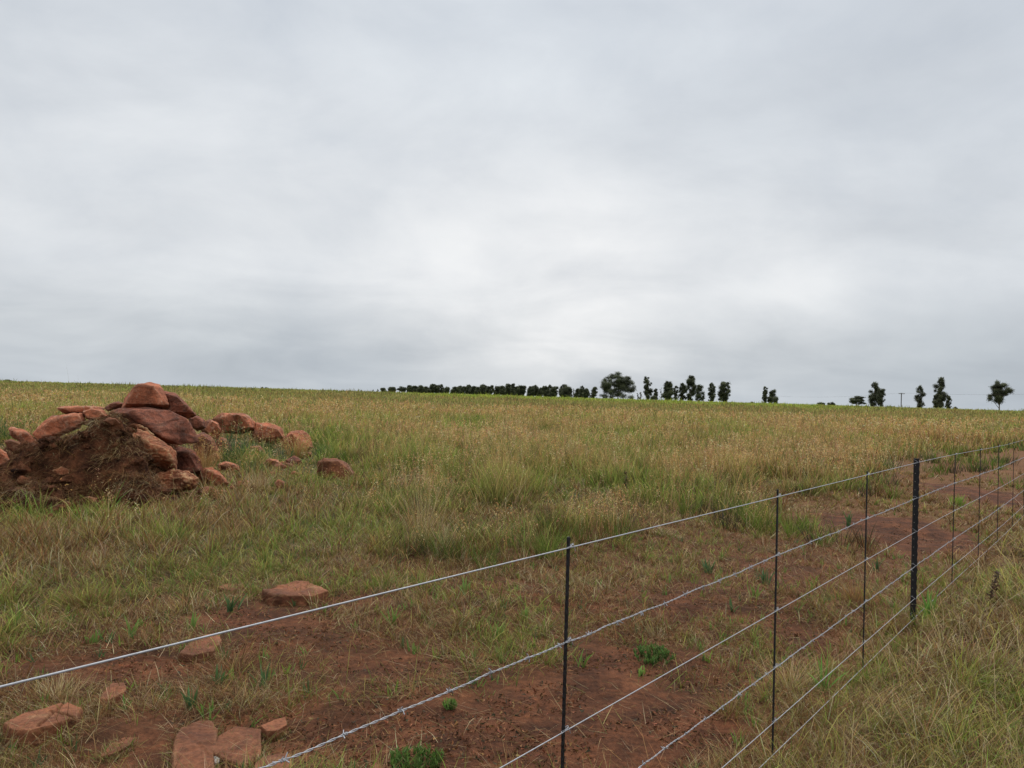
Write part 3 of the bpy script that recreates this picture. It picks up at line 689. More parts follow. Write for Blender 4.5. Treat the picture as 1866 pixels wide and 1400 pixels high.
boulder([(456, 792), (466, 770), (490, 770), (514, 782), (522, 800), (500, 810), (468, 806)], 21, 0.9, M_ROCK, "low red boulder half hidden in grass between the bright red one and the rightmost block")
boulder([(515, 800), (530, 786), (552, 784), (564, 794), (573, 816), (560, 824), (530, 824), (514, 816)], 19.2, 0.9, M_ROCK, "squarish red boulder with a whitish top at the right end of the pile", voxel=42)
boulder([(392, 806), (404, 796), (416, 802), (424, 820), (418, 832), (398, 832)], 17, 0.6, M_ROCK_D, "brown boulder just left of the base of the dark green weed")
boulder([(376, 834), (384, 824), (396, 826), (402, 836), (392, 844), (380, 842)], 15.8, 0.35, M_ROCK, "small tan-red stone under the tan seeding tussock")
boulder([(444, 822), (456, 813), (474, 813), (488, 826), (490, 836), (466, 838), (448, 832)], 17.6, 0.6, M_ROCK, "small red rock just above the white stone")
boulder([(440, 835), (456, 833), (471, 840), (462, 846), (448, 843)], 16.8, 0.3, M_WHITE, "small flat white stone among the red rocks", name="white_stone", cat="stone")
boulder([(476, 846), (490, 836), (504, 838), (518, 848), (504, 856), (482, 856)], 15.7, 0.5, M_ROCK, "low reddish rock to the lower right of the white stone")
boulder([(578, 842), (590, 834), (612, 834), (634, 846), (650, 864), (640, 876), (600, 878), (579, 866)], 14.2, 0.8, M_SLAB, "lone pinkish boulder standing in the grass right of the pile", group="stones lying apart from the pile", voxel=44)
boulder([(362, 868), (372, 852), (388, 851), (402, 864), (418, 880), (410, 892), (388, 892), (364, 886)], 12.4, 0.5, M_ROCK, "dark-sided orange rock right of the cream-capped rock", amp=.05)
boulder([(356, 900), (366, 888), (384, 886), (398, 896), (404, 908), (390, 914), (362, 912)], 11.3, .35, M_SLAB, "smooth rounded orange stone in the grass at the foot of the pile")
boulder([(500, 880), (508, 873), (518, 878), (520, 888), (506, 892)], 12.2, .2, M_ROCK, "tiny red stone beside a green shoot right of the pile")
boulder([(148, 908), (160, 905), (178, 908), (172, 918), (154, 918)], 9.75, .15, M_SLAB, "flat orange stone chip embedded low on the soil heap")
boulder([(174, 934), (190, 929), (214, 932), (210, 942), (182, 942)], 9.2, .15, M_ROCK, "bright red stone chip at the front foot of the soil heap")
boulder([(281, 892), (292, 886), (302, 890), (300, 900), (286, 900)], 10.7, .15, M_SLAB, "small orange stone beneath the cream-capped rock")

boulder([(352, 796), (370, 786), (390, 800), (398, 824), (372, 838), (354, 824)], 15.2, .7, M_ROCK_D, "brown rock filling the gap right of the widest boulder")
boulder([(300, 874), (318, 862), (340, 866), (344, 884), (322, 892), (304, 888)], 11.9, .4, M_ROCK, "rounded red rock squeezed behind the cream-capped rock")
boulder([(232, 776), (250, 770), (268, 778), (284, 796), (262, 802), (240, 792)], 11.7, .45, M_ROCK_P, "rough pale-edged rock between the widest boulder and the soil heap", amp=.05)
boulder([(396, 846), (412, 840), (432, 846), (440, 858), (420, 866), (400, 862)], 14.6, .45, M_ROCK, "low flat red rock below the dark green weed")
boulder([(150, 750), (168, 744), (190, 748), (200, 760), (180, 768), (158, 764)], 11.5, .4, M_ROCK, "red rock end showing under the thin flat slab")
boulder([(96, 858), (112, 850), (130, 856), (128, 866), (106, 870)], 10.35, .2, M_ROCK_P, "small pale stone half buried in the face of the soil heap")
boulder([(36, 838), (60, 826), (84, 832), (80, 846), (52, 850)], 10.8, .3, M_ROCK_D, "dark rock partly covered by soil on the left slope of the heap")
boulder([(520, 838), (536, 830), (550, 838), (548, 852), (526, 854)], 16.2, .4, M_ROCK_D, "small dull stone in the grass below the squarish boulder")
G2 = "flat sandstone slabs in the foreground soil"
SLABS = []
def slab(poly, z0, thick, mat, label, tilt=0.0, group=G2, amp=.016, sharp=.5, crack=None, voxel=60, name="stone_slab", cat="stone slab", inset=.965, drop=0.0):
    g0 = at_z(sum(p[0] for p in poly) / len(poly), sum(p[1] for p in poly) / len(poly), z0); z0 = z0 * (.75 if poly[0][0] > 310 and poly[0][1] > 1300 else .5) + Tz(g0.x, g0.y); SLABS.append([tuple(p) for p in poly])
    pts = []; Q = [at_z(px, py, z0) for (px, py) in poly]; c = sum(Q, Vector()) / len(Q)
    for p in Q:
        zt = z0 + (p.y - c.y) * tilt
        pts.append(Vector((p.x, p.y, zt - drop))); i_ = c + (p - c) * inset
        pts.append(Vector((i_.x, i_.y, zt))); o_ = c + (p - c) * 1.04; pts.append(Vector((o_.x, o_.y, z0 - thick)))
    cr = [(at_z(*a, z0), at_z(*b, z0), wd, dp) for (a, b, wd, dp) in crack] if crack else None
    return finish_rock(name, pts, mat, label, group, voxel, amp, sharp, cr, cat)
slab([(6, 1318), (40, 1300), (90, 1290), (122, 1277), (150, 1290), (140, 1306), (90, 1322), (50, 1332), (20, 1330)], .15, .16, M_SLAB, "thick split slab with a dark cross-shaped crack at lower left", crack=[((118, 1279), (70, 1322), .012, .02), ((92, 1294), (140, 1308), .010, .015)], voxel=80, drop=.01)
slab([(182, 1274), (190, 1256), (205, 1244), (228, 1242), (232, 1256), (214, 1268), (196, 1276)], .07, .12, M_SLAB, "small pointed orange rock behind the split slab", drop=.015)
slab([(178, 1380), (200, 1358), (225, 1343), (246, 1344), (238, 1356), (210, 1372)], .03, .1, M_SLAB, "narrow sliver of orange stone between the split slab and the biggest slab", drop=.01)
slab([(316, 1402), (318, 1345), (330, 1325), (360, 1313), (385, 1312), (396, 1328), (372, 1352), (390, 1380), (388, 1440), (315, 1440)], .05, .14, M_SLAB, "largest flat slab cut by the bottom edge, with a pale diagonal seam", voxel=70, drop=.006, crack=[((335, 1333), (385, 1378), .01, .006)])
slab([(372, 1354), (396, 1340), (412, 1332), (430, 1322), (476, 1328), (476, 1376), (456, 1392), (440, 1394), (420, 1372), (392, 1374)], .045, .12, M_SLAB, "flat orange-brown slab beside the largest one, littered with straw", voxel=64, drop=.006)
slab([(475, 1322), (500, 1312), (520, 1307), (523, 1320), (506, 1331), (486, 1332)], .06, .1, M_SLAB, "small angular slab at the upper right corner of the slab group")
slab([(464, 1392), (480, 1378), (510, 1372), (532, 1372), (536, 1405), (530, 1430), (466, 1420)], .04, .12, M_SLAB, "slab half cut by the bottom edge directly under the barbed wire", drop=.006)
slab([(387, 1380), (394, 1377), (400, 1382), (399, 1389), (391, 1390)], .035, .01, M_WHITE, "cream pebble lying on the largest slab", name="pebble", cat="pebble", voxel=22)
slab([(326, 1190), (345, 1172), (372, 1156), (402, 1152), (404, 1166), (390, 1186), (350, 1194)], .10, .16, M_SLAB, "orange rock with white flecks right under the top wire at left", drop=.03, group="stones lying apart from the pile")
slab([(476, 1076), (505, 1066), (538, 1058), (565, 1058), (598, 1078), (570, 1086), (500, 1086)], .14, .2, M_SLAB, "broad low rock humped out of the ground in the middle of the cleared strip", drop=.06, group="stones lying apart from the pile", amp=.03)
slab([(396, 1070), (412, 1063), (444, 1064), (448, 1071), (420, 1076)], .06, .12, M_SLAB, "small flat stone just left of the broad low rock", drop=.02, group="stones lying apart from the pile")
slab([(674, 1396), (684, 1390), (696, 1394), (694, 1404), (678, 1406)], .04, .08, M_SLAB, "little round stone at the bottom edge left of the leafy bush", drop=.01, group="stones lying apart from the pile")

GRB = "small loose stones scattered around the boulder pile"
rs_ = random.Random(5)
for k in range(34):
    px = rs_.uniform(235, 560); py = rs_.uniform(868, 905) - max(0, px - 330) * .16 + rs_.uniform(-8, 10); w_ = rs_.uniform(6, 15); h_ = w_ * rs_.uniform(.45, .8)
    Yd = (EYE) * F / (py + h_ * .3 - (689 + .0295 * px)); n = rs_.randint(6, 8)
    poly = [(px + w_ * cos(a) * rs_.uniform(.75, 1.1), py + h_ * .75 * sin(a) * rs_.uniform(.75, 1.1)) for a in [2 * pi * q / n for q in range(n)]]
    boulder(poly, Yd, w_ / F * Yd * 1.4, rs_.choice([M_ROCK, M_SLAB, M_ROCK_D]), "small broken red stone lying in the grass and soil around the boulders", GRB, amp=.03, voxel=14, name="loose_stone", cat="stone")
def scraps():
    B = Batch(); n = 600
    px = np.concatenate([U(300, 550, 300), U(0, 160, 180), U(330, 410, 120)]); py = np.concatenate([U(1305, 1400, 300), U(1285, 1345, 180), U(1155, 1195, 120)])
    P = np.array([at_z(a, b_, .055)[:] for a, b_ in zip(px, py)])
    kk = fbm(P[:, 0] / .12, P[:, 1] / .12, 431, 2) > .5; P = P[kk]; n = len(P); P[:, 2] = T(P[:, 0], P[:, 1]) + U(.01, .05, n)
    c = pick(n, [STRAW * .6, TAN * .6, BROWN, BROWN * .6], [2, 3, 3, 2])
    B.add(P, U(.04, .16, n), U(.0016, .003, n), U(0, 6.28, n), U(1.1, 1.6, n), U(-.1, .6, n), jit(c), jit(c), 4)
    for poly in SLABS:      # grass and straw leaning over the edges of every slab
        per = []
        for a, b_ in zip(poly, poly[1:] + poly[:1]):
            L_ = math.hypot(a[0] - b_[0], a[1] - b_[1])
            for q in range(int(L_ / 1.3) + 1): t = random.random(); per.append((a[0] + (b_[0] - a[0]) * t + random.gauss(0, 2.0), a[1] + (b_[1] - a[1]) * t + random.gauss(0, 1.2) + 1.0))
        P = np.array([at_z(a, b_, 0.02)[:] for a, b_ in per if b_ < 1500]); kk = fbm(P[:, 0] / .10, P[:, 1] / .10, 437, 2) > .42; P = P[kk]
        if len(P) < 3: continue
        P = np.repeat(P, 3, 0) + RNG.normal(0, .012, (len(P) * 3, 3)) * np.array((1, 1, 0)); m = len(P); P[:, 2] = T(P[:, 0], P[:, 1]) - .005
        c = pick(m, [STRAW * .6, TAN * .6, BROWN, GREEN * .8, OLIVE * .8], [2, 3, 3, 2, 2]); B.add(P, U(.03, .10, m), U(.0016, .0034, m), U(0, 6.28, m), U(.2, 1.3, m), U(0, 1, m), jit(c * .5), jit(c), 4)
    obj("straw_scraps", B.mesh("straw_scraps"), M_LITTER, label="loose straw and dead grass strewn over the foreground slabs", cat="straw", kind="stuff")
scraps()

# ------------------------------------------------------------------ fence
def tube_mesh(paths, rad, sides=6, name="wire"):
    V = []; Q = []; n = 0
    for P in paths:
        P = np.array(P, float); m = len(P); t = np.gradient(P, axis=0); t /= np.linalg.norm(t, axis=1)[:, None] + 1e-12
        ref = np.where(np.abs(t[:, 2:3]) > .9, np.array([[1., 0, 0]]), np.array([[0, 0, 1.]]))
        a = np.cross(t, ref); a /= np.linalg.norm(a, axis=1)[:, None]; b = np.cross(t, a)
        r = np.broadcast_to(np.asarray(rad if np.ndim(rad) else float(rad)), (m,)) if np.ndim(rad) < 1 or len(rad) == m else np.linspace(rad[0], rad[1], m)
        th = np.arange(sides) * 2 * pi / sides
        ring = P[:, None] + r[:, None, None] * (a[:, None] * np.cos(th)[None, :, None] + b[:, None] * np.sin(th)[None, :, None])
        V.append(ring.reshape(-1, 3)); i = n + np.arange(m - 1)[:, None] * sides; j = np.arange(sides)[None]; j2 = (j + 1) % sides
        Q.append(np.stack([i + j, i + j2, i + sides + j2, i + sides + j], -1).reshape(-1, 4)); n += m * sides
    return V, Q, n
def tube_obj(name, paths, rad, mat, parent, sides=6, label=None, **k):
    V, Q, n = tube_mesh(paths, rad, sides)
    return obj(name, np_mesh(name, np.concatenate(V), quads=np.concatenate(Q), smooth=True), mat, parent, label, **k)

POST = on_fence(1670, 843); POST.z = Tz(POST.x, POST.y)
fence = empty("wire_fence", POST, "barbed and plain wire fence with thin black droppers and a thick black post", "fence")
def loc(p): return Vector(p) - POST
def fl(u, z, off=0.0):      # point on the fence line, u metres beyond the post
    p = Vector((POST.x, POST.y, 0)) + FD * u + FN * off; p.z = z - POST.z; return Vector((p.x - POST.x, p.y - POST.y, p.z))
ZW = [1.22, .955, .705, .45, .205, .06]
U0, U1 = -9.0, 30.0
def dz(u): return -.05 * ss(0., 6., np.asarray(u, float))
for i, z in enumerate(ZW):
    r_ = random.Random(i)
    if i in (1, 3):
        us = np.arange(U0, U1, .0075); wob = (fbm(us / .11, us * 0 + i, 400 + i, 2) - .5) * .008 + (fbm(us / .5, us * 0 + i, 410 + i, 2) - .5) * .008
        ph = us * 2 * pi / .055; paths = []
        for s in (0, pi):
            paths.append([fl(u, z + w_ + dzz + .0016 * sin(p + s), -.012 + .0016 * cos(p + s)) for u, w_, dzz, p in zip(us, wob, dz(us), ph)])
        ub = U0 + .05
        while ub < 16:
            k = int((ub - U0) / .0075); zz = z + wob[min(k, len(wob) - 1)] + float(dz(ub))
            # two wrapped barbs: a coil and four points
            coil = [fl(ub + .012 * (t / 14 - .5), zz + .0032 * sin(t * .95), -.012 + .0032 * cos(t * .95)) for t in range(15)]
            paths.append(coil)
            for q in range(4):
                a = r_.uniform(0, 2 * pi); L = r_.uniform(.009, .0125); sx = r_.uniform(-.008, .008); bs = ub + (-.006 if q < 2 else .006)
                paths.append([fl(bs, zz, -.012), fl(bs + sx * .5, zz + L * .5 * sin(a), -.012 + L * .5 * cos(a)), fl(bs + sx, zz + L * sin(a), -.012 + L * cos(a))])
            ub += .155 + r_.uniform(-.012, .012)
        tube_obj("barbed_wire", paths, .00115, M_WIRE, fence, 5, label="upper barbed wire" if i == 1 else "lower barbed wire")
    else:
        us = np.arange(U0, U1, .05)
        tube_obj("plain_wire", [[fl(u, z + d_, -.009) for u, d_ in zip(us, dz(us))]], .0016 if i else .0019, M_WIRE, fence, 8,
                 label={0: "top smooth wire", 2: "middle smooth wire", 4: "low smooth wire", 5: "lowest smooth wire, sunk in the grass"}[i])

def bar_mesh(h, w_, d_, step, notch):
    """ridged flat dropper bar"""
    rows = []; z = 0; k = 0
    while z < h + 1e-6:
        s = 1.0 if k % 2 == 0 else notch
        rows.append([(-w_ * s, -d_, z), (w_ * s, -d_, z), (w_ * .8 * s, d_, z), (-w_ * .8 * s, d_, z)]); z += step; k += 1
    V = np.array(rows).reshape(-1, 3); m = len(rows); i = np.arange(m - 1)[:, None] * 4; j = np.arange(4)[None]; j2 = (j + 1) % 4
    q = np.stack([i + j, i + j2, i + 4 + j2, i + 4 + j], -1).reshape(-1, 4)
    q = np.concatenate([q, [[3, 2, 1, 0]], [[(m - 1) * 4 + a for a in range(4)]]])
    return np_mesh("dropper", V, quads=q)
ANG = math.atan2(FD.y, FD.x)
drops = [(1037, 977), (1420, 888), (1581, 858), (1740, 825), (1787, 815), (1821, 810), (1848, 803)]
us_ = []
for (px, py) in drops:
    p = on_fence(px, py); us_.append(((p.x - POST.x) * FD.x + (p.y - POST.y) * FD.y, p.z))
last = us_[-1][0]
for k in range(1, 9):
    if k != 4: us_.append((last + 1.45 * k, 1.24))
us_.append((us_[0][0] - 1.5, 1.29)); us_.append((us_[0][0] - 3.0, 1.29))
tie_me = None
for k, (u, zt) in enumerate(us_):
    zb = .05 + float(dz(u)); me = bar_mesh(zt - zb, .0052, .0034, .011, .72)
    d = obj("dropper", me, M_BLACK, fence); d.location = fl(u, zb); d.rotation_euler = (radians(random.uniform(-.25, .25)), radians(random.uniform(-.35, .35)), ANG)
    if k < 6:
        for i, z in enumerate(ZW):
            if z + dz(u) < zb + .02: continue
            zz = z + float(dz(u)) - zb
            coil = [(.0085 * cos(t * .8) + .0006 * t - .004, -.004 - .009 * max(0, sin(t * .8)) * 1.0 + .008 * min(0, sin(t * .8)) * -1, zz + .0055 * sin(t * .8 + .6) + .0004 * t) for t in range(17)]
            coil.append((.02, -.012, zz - .012))
            tube_obj("tie_wire", [coil], .0011, M_WIRE, d, 5)
# the Y-section steel post
def post_mesh(h):
    rows = []; zs = []; z = 0; st = .061 / 8
    n = int(h / st)
    for k in range(n + 1):
        z = k * st; ph = (k % 8) / 8; b = .5 - .5 * cos(2 * pi * ph)
        xr = .0195 + .005 * b                     # scalloped edge
        rows.append([(-.022, -.004, z), (xr, -.004, z), (xr, .001, z), (.004, .004, z), (.005, .020 + .003 * b, z), (-.003, .020 + .003 * b, z), (-.003, .004, z), (-.022, .001, z)])
    V = np.array(rows).reshape(-1, 3); m = len(rows); S = 8; i = np.arange(m - 1)[:, None] * S; j = np.arange(S)[None]; j2 = (j + 1) % S
    q = np.stack([i + j, i + j2, i + S + j2, i + S + j], -1).reshape(-1, 4); o = (m - 1) * S
    q = np.concatenate([q, [[o, o + 1, o + 2, o + 7], [o + 2, o + 3, o + 6, o + 7], [o + 3, o + 4, o + 5, o + 6]]])
    return np_mesh("fence_post", V, quads=q)
ptop = on_fence(1672, 835).z
def add_post(u, zt):
    g = Tz(*(Vector((POST.x, POST.y)) + Vector((FD.x, FD.y)) * u)) - .3
    p = obj("fence_post", post_mesh(zt - g), M_BLACK, fence, "thick black steel post with a scalloped edge and a row of holes")
    p.location = fl(u, g, .0); p.rotation_euler = (0, 0, radians(4))
    me = p.data; bm = bmesh.new(); bm.from_mesh(me); z = .33
    me.materials.append(M_PALE); nf = len(bm.faces)
    while z < zt - g - .05:
        bmesh.ops.create_circle(bm, cap_ends=True, radius=.0030, segments=10, matrix=Matrix.Translation((-.010, -.0052, z)) @ Matrix.Rotation(pi / 2, 4, 'X')); z += .061
    bm.faces.ensure_lookup_table()
    for f in bm.faces[nf:]: f.material_index = 1
    bm.to_mesh(me); bm.free()
    for z in ZW:
        zz = z + float(dz(u)) - g
        tube_obj("tie_wire", [[(-.024, -.006, zz + .05 * random.random()), (-.010, -.010, zz + .014), (.010, -.016, zz), (.022, -.008, zz + .006), (.026, .004, zz + .014)]], .0013, M_WIRE, p, 5)
add_post(0, ptop); add_post(last + 5.8, ptop - .05)

# ------------------------------------------------------------------ weeds, shoots, tussocks
def ground_at(px, py):
    p = at_z(px, py, 0.0); 
    for _ in range(4): p = at_z(px, py, Tz(p.x, p.y))
    return p
def plant(px, py, name, label, cat, fn, group=None, loc_=None):
    p = loc_ or ground_at(px, py); B = Batch(); fn(B); o = obj(name, B.mesh(name), M_GRASS, label=label, cat=cat, group=group); o.location = p; return o
def shoot(h=.10, n=9, col=BGREEN, wd=.012, spread=.02, lean=.35):
    def f(B):
        P = np.stack([RNG.normal(0, spread, n), RNG.normal(0, spread, n), np.zeros(n)], -1)
        c = np.tile(col, (n, 1)); B.add(P, U(.6, 1.1, n) * h, U(.7, 1.2, n) * wd, U(0, 6.28, n), np.abs(RNG.normal(lean, .25, n)), U(-.2, .7, n), jit(c * .7, .15), jit(c * 1.1, .15), 5)
    return f
def tussock(h, n, cols, spread=.06, wd=.003, lean=.3, curl=.6, seeds=0):
    def f(B):
        a = U(0, 6.28, n); r = np.abs(RNG.normal(0, spread, n)); P = np.stack([r * np.cos(a), r * np.sin(a), np.full(n, -.02)], -1)
        c = pick(n, cols, [1] * len(cols))
        tip = B.add(P, U(.45, 1.1, n) * h, U(.7, 1.3, n) * wd, pi / 2 - a + RNG.normal(0, .5, n), np.abs(RNG.normal(lean, lean * .6, n)), U(0, curl, n), jit(c * .6), jit(c), 5)
        if seeds:
            i = np.repeat(np.nonzero(U(0, 1, n) < seeds)[0], 9); m = len(i)
            B.tris(tip[i] + RNG.normal(0, 1, (m, 3)) * np.array((.02, .02, .035)), U(.012, .026, m), jit(c[i], .3), 1.4)
    return f
def leafy_bush(rx, h, n, col):
    def f(B):
        st = 46; a = U(0, 6.28, st); r = np.sqrt(RNG.random(st)) * rx; x = r * np.cos(a); y = r * np.sin(a)
        hs = h * (1 - .45 * (r / rx) ** 2) * U(.75, 1.1, st)
        i = np.repeat(np.arange(st), n // st); m = len(i); t = U(.1, 1, m)
        P = np.stack([x[i] * (1 + .25 * t), y[i] * (1 + .25 * t), hs[i] * t], -1)
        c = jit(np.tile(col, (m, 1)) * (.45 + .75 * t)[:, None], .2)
        B.add(P, U(.018, .036, m), U(.005, .009, m), U(0, 6.28, m), U(.2, .9, m), U(-.2, .5, m), c, jit(c * 1.2, .1), 3)
        B.add(np.stack([x * .4, y * .4, x * 0 - .01], -1), hs, np.full(st, .004), np.arctan2(x, y), U(.1, .3, st), U(0, .2, st), np.tile(GREEN * .6, (st, 1)), np.tile(col, (st, 1)), 4)
    return f
def stalk(h, col, lean=.08, az=1.0, blobs=26, bsize=.03, frac=.5, wd=.008):
    def f(B):
        t_ = B.add(np.array([[0, 0, -.02]]), np.array([h]), np.array([wd]), np.array([az]), np.array([lean]), np.array([.25]), np.array([col * .7]), np.array([col]), 8, face=np.array([0.]))
        t_ = B.add(np.array([[0, 0, -.02]]), np.array([h]), np.array([wd]), np.array([az]), np.array([lean]), np.array([.25]), np.array([col * .7]), np.array([col]), 8, face=np.array([1.57]))
        if blobs:
            t = U(1 - frac, 1, blobs); tip = t_[0]; base_ = np.array((0, 0, 0.)); P = base_ + (tip - base_) * t[:, None] + RNG.normal(0, bsize * .35, (blobs, 3))
            B.tris(P, U(.5, 1.2, blobs) * bsize, jit(np.tile(col, (blobs, 1)), .3), 1.6)
    return f
def umbel(h, col, head):
    def f(B):
        tip = B.add(np.array([[0, 0, -.02]] * 2), np.array([h, h]), np.array([.012, .012]), np.array([.3, .3]), np.array([.03, .03]), np.array([.1, .1]), np.array([col, col]), np.array([col, col]), 6, face=np.array([0, 1.57]))
        P = tip[0] + RNG.normal(0, 1, (30, 3)) * np.array((.07, .07, .012)); B.tris(P, U(.03, .05, 30), jit(np.tile(head, (30, 1)), .2), 1)
        n = 7; B.add(np.tile(tip[0] - np.array((0, 0, .1)), (n, 1)), np.full(n, .13), np.full(n, .006), U(0, 6.28, n), U(.2, .7, n), U(-.3, 0, n), np.tile(col, (n, 1)), np.tile(col, (n, 1)), 2)
    return f

BR = np.array((.075, .045, .03))
plant(1190, 1205, "leafy_bush", "low bright green leafy bush on red soil between the first and second droppers", "bush", leafy_bush(.12, .08, 800, np.array((.075, .135, .032))))
plant(757, 1412, "leafy_bush", "rounded green leafy bush on bare soil at the bottom edge", "bush", leafy_bush(.11, .11, 900, np.array((.075, .13, .028))))
plant(820, 1292, "leafy_bush", "tiny green weed tuft on bare soil just under the upper barbed wire", "bush", leafy_bush(.03, .045, 140, np.array((.10, .17, .036))))
plant(425, 838, "weed_plant", "dark blue-green leafy weed growing out of the boulder pile", "weed", lambda B: (leafy_bush(.34, 1.0, 2600, np.array((.06, .125, .045)))(B), leafy_bush(.2, .6, 900, np.array((.045, .10, .04)))(B)), loc_=ground_at(425, 850))
plant(590, 838, "weed_plant", "broad-leaved green weed right of the whitish-topped boulder", "weed", leafy_bush(.2, .45, 700, np.array((.075, .15, .055))))
plant(452, 862, "weed_plant", "low grey-green weedy patch in front of the white stone", "weed", leafy_bush(.36, .26, 1500, np.array((.10, .14, .06))))
plant(505, 842, "weed_plant", "dark weed between the rocks left of the lone pinkish boulder", "weed", leafy_bush(.34, .42, 1400, np.array((.075, .12, .045))))
plant(480, 800, "weed_plant", "olive weed clump standing against the low half-hidden red boulder", "weed", leafy_bush(.45, .45, 1200, np.array((.12, .15, .055))), loc_=ground_at(486, 826))
plant(540, 868, "grass_tussock", "tan-topped grass tussock beside the squarish boulder", "grass tussock", tussock(.55, 240, [TAN, OLIVE, ORG * .9], .12, .008, .3, .6, .5), loc_=ground_at(540, 836))
plant(10, 800, "weed_plant", "dark green weed at the left edge behind the long narrow block", "weed", leafy_bush(.25, .35, 700, np.array((.06, .12, .04))), loc_=at_depth(10, 800, 12.2))
plant(368, 858, "seeding_tussock", "tan seeding grass tussock standing in front of the boulders", "grass tussock", tussock(.82, 190, [TAN, ORG * .9, TAN * .8], .06, .008, .2, .5, .7), loc_=ground_at(368, 884))
plant(472, 895, "straw_tussock", "pale bleached straw tussock below the white stone", "grass tussock", tussock(.42, 170, [STRAW, STRAW * .8, TAN * .7], .07, .007, .45, .9))
plant(770, 985, "straw_tussock", "tall loose straw-coloured tussock in the middle of the photo", "grass tussock", tussock(.72, 170, [TAN * .9, STRAW * .9, OLIVE], .10, .004, .28, .4))
plant(808, 1005, "straw_tussock", "grey-white dead tussock with spiky stalks right of the tall loose one", "grass tussock", tussock(.34, 110, [STRAW * 1.1, STRAW * .8], .05, .004, .4, .4))
plant(660, 925, "grass_tussock", "dark rooted grey-green tussock left of the tall straw one", "grass tussock", tussock(.34, 260, [GREEN, OLIVE, BROWN, STRAW * .7], .12, .005, .5, 1.0))
plant(985, 800, "grass_tussock", "dark green round tussock out in the tan grass near the middle", "grass tussock", tussock(.6, 420, [DARK * 1.6, GREEN * .6, GREEN * .8], .3, .014, .3, .6))
plant(105, 1270, "straw_tussock", "spiky pale straw tuft behind the split slab", "grass tussock", tussock(.17, 240, [STRAW * .9, TAN * .8, STRAW], .06, .003, .6, .5))
plant(1560, 1095, "straw_tussock", "rust-brown dry tuft leaning beside the third dropper", "grass tussock", tussock(.22, 300, [ORG * .8, TAN * .75, BROWN * 1.3], .08, .003, .5, .8))
plant(1440, 1255, "straw_tussock", "flattened golden straw sheaf just right of the second dropper", "grass tussock", tussock(.26, 260, [STRAW * .9, TAN, OLIVE * 1.2], .05, .003, .9, 1.0))
plant(1330, 1300, "straw_tussock", "brown drooping tuft with dark base left of the second dropper", "grass tussock", tussock(.18, 320, [BROWN * 1.2, TAN * .7, OLIVE * .7], .06, .0028, .7, 1.2))
plant(160, 1105, "straw_tussock", "brown shaggy mound of dead grass in the left of the cleared strip", "grass tussock", tussock(.24, 420, [BROWN * 1.1, OLIVE * .8, TAN * .6], .13, .004, .6, 1.1))
plant(430, 1222, "straw_tussock", "low brown thatch of dead grass beside the white-flecked rock", "grass tussock", tussock(.16, 520, [BROWN, BROWN * 1.4, TAN * .6], .12, .003, .9, .9))
plant(1800, 1115, "dead_stalk", "twisted dark brown dead seed stalk standing in the verge grass", "dead stalk", stalk(.36, BR, .18, 1.2, 60, .03, .7, .008))
plant(1665, 905, "dead_stalk", "thin dark stake-like dead stem leaning behind the steel post", "dead stalk", stalk(.28, BR * .8, .35, 1.2, 0, .03, .5, .02))
G3 = "dark dead stalks standing in the field"
for (px, py, h, lb) in [(1143, 905, .45, "black dead stalk right of centre in the green grass"), (1350, 925, .3, "short dark dead stalk left of the second dropper's top"), (665, 885, .4, "thin black dead stalk right of the lone pinkish boulder"),
                        (1305, 905, .45, "slender dark dead stalk between the first two dropper tops"), (262, 915, .35, "short black twig standing at the foot of the soil heap"), (1240, 800, 1.0, "tall dark thistle-like stalk far out in the field below the skyline trees"),
                        (157, 790, 1.0, "tall thin dark stalk behind the left flank of the pile")]:
    plant(px, py, "dead_stalk", lb, "dead stalk", stalk(h, BR * .8, .05, random.uniform(0, 6), 30, .035, .6, .012 + .003 * h), group=G3)
plant(0, 0, "tall_stem", "bare thin stem arching above the skyline at far left", "stem", stalk(2.1, OLIVE * .7, .05, -1.2, 0, .03, .2, .004), loc_=Vector((*at_depth(140, 800, 14).xy, 0)))
plant(0, 0, "tall_stem", "shorter bare stem crossing the skyline right of the arching one", "stem", stalk(1.9, OLIVE * .7, .04, -1.0, 0, .03, .2, .004), loc_=Vector((*at_depth(152, 800, 15).xy, 0)))
GU = "umbel weeds poking above the skyline"
for k, (px, D_) in enumerate([(212, 34), (300, 30), (314, 33), (333, 42), (374, 30), (455, 34), (60, 40), (585, 48)]):
    g = at_depth(px, 740, D_); z = Tz(g.x, g.y); topz = at_depth(px, 697 + (px * .0295) - 4, D_).z
    where = ["just left of the crowning boulder", "first one right of the crowning boulder", "second one right of the crowning boulder", "small one third right of the crowning boulder", "tallest and widest head, above the bright red boulder", "last clear one before the distant round bush", "at far left above the grass", "faint one well right of the pile"][k]
    plant(0, 0, "umbel_weed", "flat-headed weed on the skyline, " + where, "weed", umbel(topz - z, GREEN * .5, np.array((.16, .15, .09))), GU, Vector((g.x, g.y, z)))

